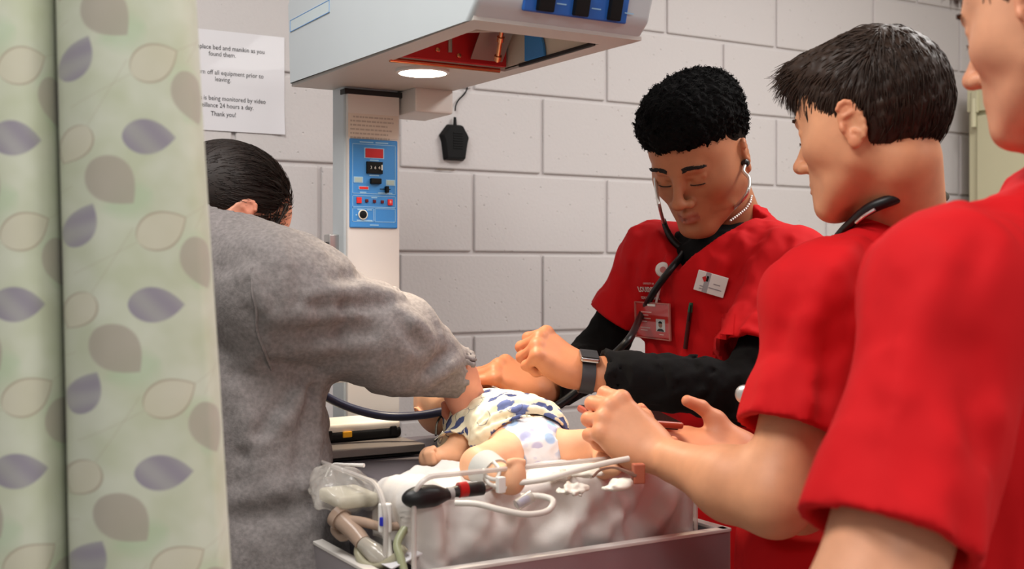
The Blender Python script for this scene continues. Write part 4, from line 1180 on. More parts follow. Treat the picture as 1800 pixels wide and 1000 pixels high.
    # low faded sides: a thin cap
    S = Sculpt(); S.u(ell((0, -0.016, 0.034), (0.0785, 0.0985, 0.088)), 0)
    S.sub(ell((0, 0.13, -0.02), (0.12, 0.095, 0.098)), 0.006); S.cut(half((0, -0.03, -0.018), nrm([0, 0.25, -1])))
    for s in (-1, 1): S.sub(ell((s * 0.085, -0.012, -0.012), (0.03, 0.022, 0.034)), 0.004)
    V, F = S.mesh((-0.1, -0.13, -0.1), (0.1, 0.12, 0.14), 0.003); V, F = place((V, F), Rh, o, HS)
    obj('faded_sides', (V, F), pm('short_fade', srgb(30, 22, 18), 0.95, spec=0.1, noise=0.25, nscale=300), hair, smooth=True)
    fl_, fr_ = np.array([hip[0], hip[1], 0.0]) + Lt * 0.11, np.array([hip[0], hip[1], 0.0]) - Lt * 0.11
    h0 = np.array([hip[0], hip[1], 0.86])
    legs(par, h0 + Lt * 0.085, h0 - Lt * 0.085, fl_, fr_, Ft, M_SCRUB, M_SHOE)
    return par
P_CENTER = center_student()
# ------------------------------------------------------------------ helpers for the garments of the other three
def crop_hair(par, R, o, sc, mat, seed, n, front=0.094, nape=-0.050, grow=0.012, strand_r=0.0011, lift=0.22, fringe=True, temple=0.0):
    S = Sculpt()
    S.u(ell((0, -0.016, 0.036), (0.080 + grow * 0.3, 0.100 + grow * 0.4, 0.089 + grow)), 0)
    S.u(ell((0, 0.035, 0.078), (0.060, 0.060, 0.044)), 0.03); S.u(ell((0, 0.068, 0.092), (0.056, 0.036, 0.028)), 0.02)
    S.sub(ell((0, 0.150, -0.026), (0.130, front + 0.006, 0.122)), 0.006)
    S.cut(half((0, -0.06, nape), nrm([0, 0.55, -1])))
    for s in (-1, 1):
        S.sub(ell((s * 0.092, -0.014, -0.014), (0.036, 0.026, 0.044)), 0.005)
        S.sub(ell((s * 0.09, 0.060, -0.045), (0.05, 0.045 - temple, 0.055)), 0.005)
    nz = waves(0.02, seed); S.disp(lambda P: 0.0016 * nz(P))
    V, F = S.mesh((-0.11, -0.15, -0.12), (0.11, 0.14, 0.16), 0.0028)
    Vw, Fw = place((V, F), R, o, sc)
    hair = obj('hair', (Vw, Fw), mat, par, smooth=True)
    rg = np.random.RandomState(seed); idx = rg.choice(len(V), n, replace=True)
    ro = V[idx] + rg.normal(scale=0.001, size=(n, 3)); ctr = np.array([0, -0.016, 0.036])
    keep = np.linalg.norm((ro - ctr) / np.array([0.08, 0.1, 0.09]), axis=1) > 0.97; ro = ro[keep]
    nn = ro - ctr; nn /= np.linalg.norm(nn, axis=1)[:, None]
    top = np.clip((ro[:, 2] - 0.03) / 0.06, 0, 1)[:, None]
    back = np.clip((-ro[:, 1] - 0.02) / 0.05, 0, 1)[:, None]
    flow = top * np.array([0.15, 1.0, -0.12]) + (1 - top) * np.array([0, 0.25, -1.0])
    flow = flow * (1 - back) + back * np.array([0, -0.12, -1.0])
    flow = flow + rg.normal(scale=0.16, size=flow.shape)
    def fn(P, k):
        q = P - ctr; q /= np.linalg.norm(q, axis=1)[:, None]
        fr_ = np.clip((P[:, 1] - 0.03) / 0.05, 0, 1) * np.clip((P[:, 2] - 0.05) / 0.03, 0, 1)
        d = flow - q * (flow * q).sum(1)[:, None] * (0.97 - 0.62 * fr_)[:, None]
        d /= np.linalg.norm(d, axis=1)[:, None]
        d = d + q * (lift if k < 2 else -0.05) + (np.array([0, 0.06, -0.03 * k]) if fringe else 0)
        return d / np.linalg.norm(d, axis=1)[:, None]
    Vs, Fs = strands(hair, 'locks', ro - nn * 0.002, fn, 6, 0.0058, strand_r, mat, seed)
    obj('locks', place((Vs, Fs), R, o, sc), mat, hair, smooth=True, kind='stuff')
    return hair

# ------------------------------------------------------------------ student with the phone, seen in profile
def phone_student():
    SK = srgb(212, 150, 112); skin = skin_mat('fair_skin'); Up = np.array([0, 0, 1.0])
    ps, p = math.radians(44), math.radians(8)
    F_ = D(-math.cos(ps) * math.cos(p), -math.sin(p), math.sin(ps) * math.cos(p)); L_ = D(-math.sin(ps), 0, -math.cos(ps))
    HS = 1.04
    o = W(1496, 210, 1.60) - L_ * 0.08 * HS + F_ * 0.016 * HS
    Rh = frame(F_, Up)
    Ft, Lt = D(-0.62, 0, 0.785), D(-0.785, 0, -0.62)
    nb = W(1590, 405, 1.74)
    shL, shR = W(1446, 532, 1.585), W(1700, 510, 1.86)
    elL, wrL = W(1362, 880, 1.50), W(1156, 800, 1.665)
    elR, wrR = W(1430, 900, 1.95), W(1318, 800, 1.80)
    hip = W(1480, 980, 1.66)
    par = person('student in red scrubs with straight dark brown hair and black stethoscope, holding a phone', (hip[0], hip[1], 0))
    loc = lambda q: (np.asarray(q) - o) @ Rh / HS
    S = head_sculpt(neck=((0, -0.040, -0.055), loc(nb + (0, 0, -0.02)), 0.053, 0.060), nose=0.95, lips=0.85)
    VL, Fh = S.mesh((-0.1, -0.17, -0.25), (0.1, 0.14, 0.14), 0.0021)
    C = head_cols(VL, SK, lip=0.4, flush=0.35, lipcol=srgb(196, 112, 100)); pH = place((VL, Fh), Rh, o, HS)
    # near (left) hand closed round the phone
    RL, oL = hand_frame(wrL, D(-0.74, 0.60, 0.30), D(0.05, 0.45, -0.88), False)
    S, tl = hand_sculpt(((48, 72, 35), (52, 76, 38), (58, 78, 40), (62, 80, 40)), ((0.038, 0.052, -0.030), (0.030, 0.080, -0.046), (0.014, 0.100, -0.056)), spread=(4, 0, -4, -8), fore=None)
    lw = lambda q: (np.asarray(q) - oL) @ RL / 1.06
    e_, s_, m_ = lw(elL), lw(shL), lw(elL * 0.66 + wrL * 0.34)
    S.u(cone(lw(wrL + nrm(elL - wrL) * 0.04), m_, 0.029, 0.040), 0.03); S.u(cone(m_, e_, 0.040, 0.038), 0.04); S.u(cone(e_, e_ + (s_ - e_) * 0.9, 0.040, 0.047), 0.03); S.u(ell(e_, (0.039,) * 3), 0.01)
    lo_h, hi_h = bbox([e_, e_ + (s_ - e_) * 0.62, (-0.05, 0.18, -0.10), (0.09, 0.0, 0.05)], 0.05)
    hv, hf = S.mesh(lo_h, hi_h, 0.0024); hc = hand_cols(hv, SK, 0.3); pL = place((hv, hf), RL, oL, 1.06)
    # far (right) hand, palm up under the phone's other end
    RR, oR = hand_frame(wrR, D(-0.95, 0.12, -0.05), D(0.15, -0.82, 0.55), True)
    S, tr_ = hand_sculpt(((6, 24, 16), (8, 28, 18), (12, 32, 20), (16, 36, 22)), ((0.042, 0.050, -0.022), (0.052, 0.074, -0.036), (0.050, 0.098, -0.046)), fore=(elR - wrR) @ RR, fr=(0.033, 0.040))
    gv, gf = S.mesh((-0.08, -0.17, -0.13), (0.1, 0.2, 0.12), 0.0022); gc = hand_cols(gv, SK, 0.4); pR = place((gv, gf), RR, oR, 1.06)
    def torso_ops(S, g):
        mid = (shL + shR) / 2; up1 = nrm(mid - hip); Rb = frame(Ft, up1)
        S.u(ell(mid - up1 * 0.15, (0.165 + g, 0.118 + g, 0.20 + g), Rb), 0)
        S.u(ell(mid * 0.45 + hip * 0.55, (0.15 + g, 0.112 + g, 0.20 + g), Rb), 0.06)
        S.u(ell(hip, (0.165 + g, 0.125 + g, 0.16 + g), Rb), 0.08)
        S.u(cone(shL, shR, 0.062 + g, 0.062 + g), 0.06); S.u(cone(nb + (0, 0, -0.02), mid, 0.062 + g, 0.09 + g), 0.05)
        S.u(cone(nb + (0, 0, -0.03), shL, 0.050 + g, 0.052 + g), 0.06); S.u(cone(nb + (0, 0, -0.03), shR, 0.050 + g, 0.052 + g), 0.06)
    S = Sculpt(); torso_ops(S, -0.02); S.u(cone(shR, elR, 0.05, 0.043), 0.03); S.u(cone(elR, wrR + nrm(elR - wrR) * 0.05, 0.044, 0.033), 0.03)
    bV, bF = S.mesh(*bbox([shL, shR, hip, nb, elR, wrR], 0.19), 0.010)
    t_ = lambda V: np.tile(np.array(SK), (len(V), 1))
    body_obj(par, [(*pH, C), (*pL, hc), (*pR, gc), (bV, bF, t_(bV))], skin)
    lash_brow(par, Rh, o, HS, VL, srgb(58, 40, 30), thick=1.1, seed=3)
    # scrub top
    S = Sculpt(); torso_ops(S, 0.008)
    hemL, hemR = shL + (elL - shL) * 0.67, shR + (elR - shR) * 0.64; dL, dR = nrm(elL - shL), nrm(elR - shR)
    S.u(cone(shL, hemL + dL * 0.05, 0.062, 0.075), 0.05); S.u(cone(shR, hemR + dR * 0.05, 0.062, 0.082), 0.05)
    f1, f2 = waves(0.20, 41, stretch=(1, 1, 0.4)), waves(0.08, 42, stretch=(1, 1, 0.5))
    dfs = [lambda P: 0.006 * f1(P) + 0.0025 * f2(P)]; S.disp(dfs[0])
    bb = bbox([shL, shR, hemL, hemR, hip + (0, 0, -0.12), nb], 0.18)
    dfs.append(surf_creases(S, *bb, [(1510, 420, 1440, 500, 0.008, 0.014), (1440, 520, 1400, 640, 0.007, 0.016), (1400, 500, 1362, 620, -0.006, 0.014), (1470, 560, 1440, 740, -0.008, 0.014), (1430, 620, 1420, 750, 0.006, 0.014), (1350, 640, 1330, 740, 0.005, 0.012), (1530, 440, 1490, 600, -0.012, 0.013), (1380, 430, 1450, 410, -0.004, 0.010)], 1.55)); S.disp(dfs[1])
    S.cut(half(hip + (0, 0, -0.10), (0, 0, -1)))
    open_hem(S, hemL, dL, (shL, hemL + dL * 0.05, 0.062, 0.075), dfs); open_hem(S, hemR, dR, (shR, hemR + dR * 0.05, 0.062, 0.082), dfs)
    S.sub(cone(nb + (0, 0, 0.09) + Ft * 0.02, nb + Ft * 0.01, 0.076, 0.060), 0.004)
    V, F = S.mesh(*bb, 0.0055); V = relax(V, F, 1, 0.4)
    top = obj('scrub_top', (V, F), M_SCRUB, par, smooth=True)
    # stitched hem line of the near sleeve
    sp['ptop'] = (V, F)
    crop_hair(par, Rh, o, HS, pm('dark_brown_hair', srgb(46, 31, 22), rough=0.5, noise=0.25, nscale=60, spec=0.35), 51, 5200, temple=0.008)
    h0 = np.array([hip[0], hip[1], 0.86]); g0 = np.array([hip[0], hip[1], 0])
    legs(par, h0 + Lt * 0.085, h0 - Lt * 0.085, g0 + Lt * 0.11, g0 - Lt * 0.11, Ft, M_SCRUB, M_SHOE)
    sp.update(pnb=nb, pFt=Ft, pLt=Lt, pwrL=wrL, pRL=RL, pwrR=wrR, ptl=[RL @ (t[0] * 1.06) + oL for t in tl])
    return par
P_PHONE = phone_student()

# ------------------------------------------------------------------ nearest student at the right edge
def near_student():
    SK = srgb(210, 150, 116); skin = skin_mat('fair_skin'); Up = np.array([0, 0, 1.0])
    ps, p = math.radians(56), math.radians(9)
    F_ = D(-math.cos(ps) * math.cos(p), -math.sin(p), math.sin(ps) * math.cos(p)); L_ = D(-math.sin(ps), 0, -math.cos(ps)); HS = 1.04
    o = W(1816, 2, 1.16) - L_ * 0.08 * HS + F_ * 0.016 * HS; Rh = frame(F_, Up)
    Ft, Lt = D(-0.60, 0, 0.80), D(-0.80, 0, -0.60)
    nb = W(1900, 335, 1.32)
    shL, shR = W(1682, 520, 1.13), nb + D(0.80, 0, 0.60) * 0.19 + (0, 0, -0.07)
    elL, wrL = W(1526, 1085, 1.02), W(1530, 1330, 1.16)
    elR, wrR = shR + (0, 0, -0.29) - Ft * 0.02, shR + (0, 0, -0.54) + Ft * 0.03
    hip = W(1790, 1260, 1.28)
    par = person('nearest student in red scrubs, face cut off by the right edge of the photo', (hip[0], hip[1], 0))
    loc = lambda q: (np.asarray(q) - o) @ Rh / HS
    S = head_sculpt(neck=((0, -0.040, -0.055), loc(nb + (0, 0, -0.02)), 0.053, 0.060), nose=0.95, lips=0.85)
    VL, Fh = S.mesh((-0.1, -0.17, -0.25), (0.1, 0.14, 0.14), 0.0024)
    C = head_cols(VL, SK, lip=0.4, flush=0.35, lipcol=srgb(196, 112, 100)); pH = place((VL, Fh), Rh, o, HS)
    pcs = [(*pH, C)]
    for w_, e_, rt, sgn in ((wrL, elL, False, 1), (wrR, elR, True, 1)):
        R_, o_ = hand_frame(w_, nrm(w_ - e_), Up + Lt * (0.5 if not rt else -0.5), rt)
        S, _ = hand_sculpt(((35, 45, 25),) * 4, ((0.042, 0.050, -0.020), (0.050, 0.076, -0.032), (0.046, 0.100, -0.040)), fore=(e_ - w_) @ R_)
        hv, hf = S.mesh((-0.08, -0.17, -0.13), (0.1, 0.2, 0.12), 0.003); pcs.append((*place((hv, hf), R_, o_), hand_cols(hv, SK)))
    def torso_ops(S, g):
        mid = (shL + shR) / 2; up1 = nrm(mid - hip); Rb = frame(Ft, up1)
        S.u(ell(mid - up1 * 0.15, (0.170 + g, 0.120 + g, 0.20 + g), Rb), 0)
        S.u(ell(mid * 0.45 + hip * 0.55, (0.15 + g, 0.112 + g, 0.20 + g), Rb), 0.06)
        S.u(ell(hip, (0.165 + g, 0.125 + g, 0.16 + g), Rb), 0.08)
        S.u(cone(shL, shR, 0.064 + g, 0.064 + g), 0.06); S.u(cone(nb + (0, 0, -0.02), mid, 0.062 + g, 0.09 + g), 0.05)
        S.u(cone(nb + (0, 0, -0.03), shL, 0.050 + g, 0.054 + g), 0.06); S.u(cone(nb + (0, 0, -0.03), shR, 0.050 + g, 0.054 + g), 0.06)
    S = Sculpt(); torso_ops(S, -0.02)
    for a, b, c_ in ((shL, elL, wrL), (shR, elR, wrR)):
        S.u(cone(a, b, 0.060, 0.054), 0.03); S.u(cone(b, c_ + nrm(b - c_) * 0.05, 0.050, 0.033), 0.03)
    bV, bF = S.mesh(*bbox([shL, shR, hip, nb, elR, wrR, elL, wrL], 0.19), 0.0085); pcs.append((bV, bF, np.tile(np.array(SK), (len(bV), 1))))
    body_obj(par, pcs, skin); lash_brow(par, Rh, o, HS, VL, srgb(70, 48, 36), seed=4)
    S = Sculpt(); torso_ops(S, 0.008)
    hemL, hemR = shL + (elL - shL) * 0.78, shR + (elR - shR) * 0.66; dL, dR = nrm(elL - shL), nrm(elR - shR)
    S.u(cone(shL, hemL + dL * 0.05, 0.066, 0.089), 0.05); S.u(cone(shR, hemR + dR * 0.05, 0.064, 0.088), 0.05)
    f1, f2 = waves(0.20, 61, stretch=(1, 1, 0.4)), waves(0.08, 62, stretch=(1, 1, 0.5))
    dfs = [lambda P: 0.007 * f1(P) + 0.0025 * f2(P)]; S.disp(dfs[0])
    bb = bbox([shL, shR, hemL, hemR, hip + (0, 0, -0.12), nb], 0.18)
    dfs.append(surf_creases(S, *bb, [(1660, 470, 1600, 620, 0.008, 0.018), (1620, 560, 1560, 760, 0.006, 0.02), (1700, 620, 1740, 860, -0.010, 0.020), (1760, 600, 1720, 980, 0.007, 0.02), (1560, 640, 1500, 860, -0.006, 0.018), (1680, 700, 1660, 940, 0.006, 0.018), (1740, 400, 1690, 520, -0.005, 0.014)], 1.05)); S.disp(dfs[1])
    S.cut(half(hip + (0, 0, -0.10), (0, 0, -1)))
    open_hem(S, hemL, dL, (shL, hemL + dL * 0.05, 0.066, 0.089), dfs); open_hem(S, hemR, dR, (shR, hemR + dR * 0.05, 0.064, 0.088), dfs)
    S.sub(cone(nb + (0, 0, 0.09) + Ft * 0.02, nb + Ft * 0.01, 0.076, 0.060), 0.004)
    V, F = S.mesh(*bb, 0.006); V = relax(V, F, 1, 0.4)
    obj('scrub_top', (V, F), M_SCRUB, par, smooth=True)
    crop_hair(par, Rh, o, HS, pm('mid_brown_hair', srgb(66, 46, 34), rough=0.5, noise=0.25, nscale=60, spec=0.35), 71, 2600, temple=0.006)
    h0 = np.array([hip[0], hip[1], 0.80]); g0 = np.array([hip[0], hip[1], 0])
    legs(par, h0 + Lt * 0.085, h0 - Lt * 0.085, g0 + Lt * 0.11, g0 - Lt * 0.11, Ft, M_SCRUB, M_SHOE)
P_NEAR = near_student()

# ------------------------------------------------------------------ person in the grey sweatshirt behind the curtain
def heather():
    m = pm('grey_heather_fleece', srgb(128, 122, 121), rough=0.95, spec=0.15, noise=0.20, nscale=170, bump=0.35, bscale=420, detail=6)
    return m
def sweatshirt_person():
    SK = srgb(206, 142, 116); skin = skin_mat('fair_skin'); Up = np.array([0, 0, 1.0])
    F_ = nrm(D(0.66, -0.62, 0.55)); Rh = frame(F_, Up); HS = 1.0
    o = W(398, 388, 1.93)
    Ft, Rr = D(0.80, 0, 0.60), D(0.60, 0, -0.80); Lt = -Rr
    nb = W(384, 442, 1.86)
    shR, shL = W(484, 520, 1.765), W(335, 500, 2.05)
    elR, wrR = W(694, 604, 1.845), W(806, 652, 1.895)
    elL, wrL = W(380, 760, 2.10), W(480, 800, 1.98)
    hip = W(448, 1010, 1.80)
    par = person('person in a grey sweatshirt with dark pulled-back hair bending over the bed beside the curtain', (hip[0], hip[1], 0))
    loc = lambda q: (np.asarray(q) - o) @ Rh / HS
    S = head_sculpt(neck=((0, -0.040, -0.050), loc(nb), 0.050, 0.056), nose=0.9, lips=0.9)
    VL, Fh = S.mesh((-0.1, -0.18, -0.22), (0.1, 0.14, 0.14), 0.0026)
    C = head_cols(VL, SK, lip=0.4, flush=0.3, lipcol=srgb(190, 100, 92)); pcs = [(*place((VL, Fh), Rh, o, HS), C)]
    RR, oR = hand_frame(wrR, D(0.30, -0.88, 0.20), D(0.55, 0.30, -0.78), True)
    S, _ = hand_sculpt(((52, 70, 40), (58, 72, 42), (62, 74, 42), (66, 74, 42)), ((0.040, 0.044, -0.026), (0.038, 0.068, -0.044), (0.026, 0.084, -0.058)), fore=(elR - wrR) @ RR)
    hv, hf = S.mesh((-0.08, -0.17, -0.13), (0.1, 0.2, 0.12), 0.0022); pcs.append((*place((hv, hf), RR, oR, 0.88), hand_cols(hv, SK, 0.6)))
    RL, oL = hand_frame(wrL, D(0.80, -0.4, -0.3), D(0, 0.9, -0.3), False)
    S, _ = hand_sculpt(((30, 40, 25),) * 4, ((0.040, 0.048, -0.022), (0.046, 0.074, -0.036), (0.040, 0.096, -0.046)), fore=(elL - wrL) @ RL)
    hv, hf = S.mesh((-0.08, -0.17, -0.13), (0.1, 0.2, 0.12), 0.0026); pcs.append((*place((hv, hf), RL, oL, 0.92), hand_cols(hv, SK, 0.4)))
    def torso_ops(S, g):
        mid = (shL + shR) / 2; up1 = nrm(mid - hip); Rb = frame(Ft, up1)
        S.u(ell(mid - up1 * 0.13 - Ft * 0.01, (0.150 + g, 0.110 + g, 0.20 + g), Rb), 0)
        S.u(ell(mid * 0.45 + hip * 0.55, (0.150 + g, 0.112 + g, 0.22 + g), Rb), 0.06)
        S.u(ell(hip, (0.155 + g, 0.125 + g, 0.18 + g), Rb), 0.08)
        S.u(cone(shL, shR, 0.066 + g, 0.066 + g), 0.06); S.u(cone(nb + (0, 0, -0.01), mid, 0.058 + g, 0.09 + g), 0.06)
        S.u(cone(nb + (0, 0, -0.02), shL, 0.052 + g, 0.056 + g), 0.06); S.u(cone(nb + (0, 0, -0.02), shR, 0.054 + g, 0.060 + g), 0.08)
    S = Sculpt(); torso_ops(S, -0.022)
    for a, b, c_ in ((shL, elL, wrL), (shR, elR, wrR)):
        S.u(cone(a, b, 0.050, 0.040), 0.03); S.u(cone(b, c_ + nrm(b - c_) * 0.05, 0.040, 0.029), 0.03)
    bV, bF = S.mesh(*bbox([shL, shR, hip, nb, elR, wrR, elL, wrL], 0.19), 0.010); pcs.append((bV, bF, np.tile(np.array(SK), (len(bV), 1))))
    body_obj(par, pcs, skin); lash_brow(par, Rh, o, HS, VL, srgb(40, 28, 22), seed=7)
    # sweatshirt
    S = Sculpt(); torso_ops(S, 0.010)
    dR, dL = nrm(wrR - elR), nrm(wrL - elL); cuR, cuL = wrR + dR * 0.012, wrL - dL * 0.02
    S.u(cone(shR, elR, 0.086, 0.076), 0.05); S.u(cone(elR, cuR - dR * 0.075, 0.074, 0.060), 0.03); S.u(cone(cuR - dR * 0.045, cuR + dR * 0.03, 0.046, 0.044), 0.02)
    S.u(cone(shL, elL, 0.080, 0.070), 0.05); S.u(cone(elL, cuL - dL * 0.06, 0.068, 0.056), 0.03); S.u(cone(cuL - dL * 0.04, cuL, 0.042, 0.040), 0.02)
    f1, f2, f3 = waves(0.17, 81), waves(0.07, 82), waves(0.03, 83)
    S.disp(lambda P: 0.006 * f1(P) + 0.003 * f2(P) + 0.0008 * f3(P))
    bb = bbox([shL, shR, elR, cuR, cuL, elL, hip + (0, 0, -0.16), nb], 0.18)
    S.disp(surf_creases(S, *bb, [(478, 560, 640, 545, 0.012, 0.013), (490, 590, 650, 582, -0.012, 0.012), (520, 612, 680, 612, 0.009, 0.013), (540, 520, 690, 505, 0.012, 0.012), (560, 545, 680, 535, -0.012, 0.011), (590, 490, 660, 480, -0.009, 0.011), (640, 505, 705, 520, 0.013, 0.009),
        (715, 545, 760, 600, 0.010, 0.011), (700, 560, 735, 610, -0.009, 0.010), (735, 688, 792, 645, 0.012, 0.009), (752, 692, 796, 662, -0.010, 0.008), (750, 650, 792, 615, -0.009, 0.009), (725, 688, 790, 640, 0.008, 0.010),
        (548, 660, 470, 780, 0.013, 0.013), (530, 668, 430, 800, -0.012, 0.013), (556, 670, 556, 820, 0.011, 0.011), (540, 690, 520, 860, -0.010, 0.012), (420, 690, 455, 830, 0.009, 0.018), (395, 880, 530, 850, 0.010, 0.016), (400, 915, 540, 890, -0.008, 0.016), (470, 640, 550, 652, -0.016, 0.010), (380, 470, 430, 460, -0.006, 0.014), (440, 460, 470, 540, 0.006, 0.014)], 1.85))
    open_hem(S, cuR, dR, (cuR - dR * 0.045, cuR, 0.046, 0.044), (), 0.06, 0.011); open_hem(S, cuL, dL, (cuL - dL * 0.04, cuL, 0.042, 0.040), (), 0.06, 0.008)
    S.cut(half(hip + (0, 0, -0.14), (0, 0, -1)))
    S.sub(cone(nb + (0, 0, 0.09) + Ft * 0.06, nb + (0, 0, 0.012) + Ft * 0.01, 0.075, 0.052), 0.004)
    V, F = S.mesh(*bb, 0.0055)
    top = obj('sweatshirt', (V, F), heather(), par, smooth=True)
    # armhole seam lies on the cloth
    def on_cloth(px, py):
        q = np.array([px, py]); c0 = W(px, py, 1.0) - np.array([0, 0, CAMZ]); 
        d = nrm(W(px, py, 1.0) - np.array([0, 0, CAMZ])); rel = V - np.array([0, 0, CAMZ]); t = rel @ d
        dist = np.linalg.norm(rel - t[:, None] * d, axis=1); m = dist < 0.008
        return V[m][np.argmin(t[m])] if m.any() else None
    pts = [on_cloth(*q) for q in ((433, 470), (437, 510), (442, 550), (450, 590), (463, 625), (482, 655))]
    pts = [q for q in pts if q is not None]
    obj('armhole_seam', G().tube(pts, 0.0022, 6, 5), MATS['grey_heather_fleece'], top)
    sp['gtop'] = (V, F)
    # hair drawn back
    M_DH = pm('near_black_hair', srgb(32, 22, 18), rough=0.6, noise=0.3, nscale=70, spec=0.4)
    S = Sculpt()
    S.u(ell((0, -0.016, 0.036), (0.082, 0.103, 0.092)), 0); S.u(ell((0, -0.085, -0.01), (0.05, 0.04, 0.045)), 0.03)
    S.sub(ell((0, 0.165, -0.030), (0.15, 0.105, 0.11)), 0.008); S.cut(half((0, -0.06, -0.055), nrm([0, 0.45, -1])))
    for s in (-1, 1): S.sub(ell((s * 0.095, -0.012, -0.02), (0.034, 0.024, 0.032)), 0.005)
    V2, F2 = S.mesh((-0.11, -0.16, -0.13), (0.11, 0.14, 0.16), 0.003)
    hair = obj('hair', place((V2, F2), Rh, o, HS), M_DH, par, smooth=True)
    rg = np.random.RandomState(91); ro = V2[rg.choice(len(V2), 3200)]; ctr = np.array([0, -0.016, 0.036])
    ro = ro[np.linalg.norm((ro - ctr) / np.array([0.08, 0.1, 0.09]), axis=1) > 0.97]
    tgt = np.array([0, -0.125, -0.02])
    jit = rg.normal(scale=0.05, size=ro.shape)
    def fn(P, k):
        q = P - ctr; q /= np.linalg.norm(q, axis=1)[:, None]; d = tgt - P + jit * 0.3; d = d - q * (d * q).sum(1)[:, None]
        d /= np.linalg.norm(d, axis=1)[:, None] + 1e-6; d = d + q * (0.06 if k < 2 else 0.0); return d / np.linalg.norm(d, axis=1)[:, None]
    Vs, Fs = strands(hair, 'locks', ro, fn, 6, 0.008, 0.0010, M_DH, 5)
    obj('locks', place((Vs, Fs), Rh, o, HS), M_DH, hair, smooth=True, kind='stuff')
    # loose locks in front of the ear
    g = G(); rg2 = random.Random(8)
    for i in range(26):
        a = np.array([0.070 + rg2.uniform(-0.004, 0.006), 0.030 + rg2.uniform(-0.02, 0.022), 0.045 + rg2.uniform(-0.02, 0.02)])
        b = np.array([0.074, 0.045 + rg2.uniform(-0.02, 0.02), -0.02]); c_ = np.array([0.066 + rg2.uniform(-0.006, 0.008), 0.060 + rg2.uniform(-0.015, 0.02), -0.075 + rg2.uniform(-0.03, 0.02)])
        g.tube([Rh @ q + o for q in (a, (a + b) / 2 + (0.006, 0, 0), b, (b + c_) / 2, c_)], [0.0012, 0.0012, 0.0011, 0.0009, 0.0004], 4, 3)
    obj('loose_locks', g, M_DH, hair, smooth=True)
    e = o + Rh @ np.array([0.086, -0.010, -0.044]) * HS
    er = obj('earring', G().tube([e + Rh @ np.array([0.0, 0.011 * math.sin(t), -0.011 + 0.011 * math.cos(t)]) for t in np.linspace(0, 2 * math.pi, 17)], 0.0016, 8, 1), pm('silver', (0.78, 0.77, 0.75), 0.32, 0.85), par)
    h0 = np.array([hip[0], hip[1], 0.82]); g0 = np.array([hip[0], hip[1], 0])
    legs(par, h0 + Lt * 0.08, h0 - Lt * 0.08, g0 + Lt * 0.10, g0 - Lt * 0.10, Ft, pm('dark_denim', srgb(40, 46, 62), 0.8, noise=0.15, nscale=120), M_SHOE, 'jeans')
    sp['gwr'] = wrR; sp['gRR'] = RR
P_GREY = sweatshirt_person()
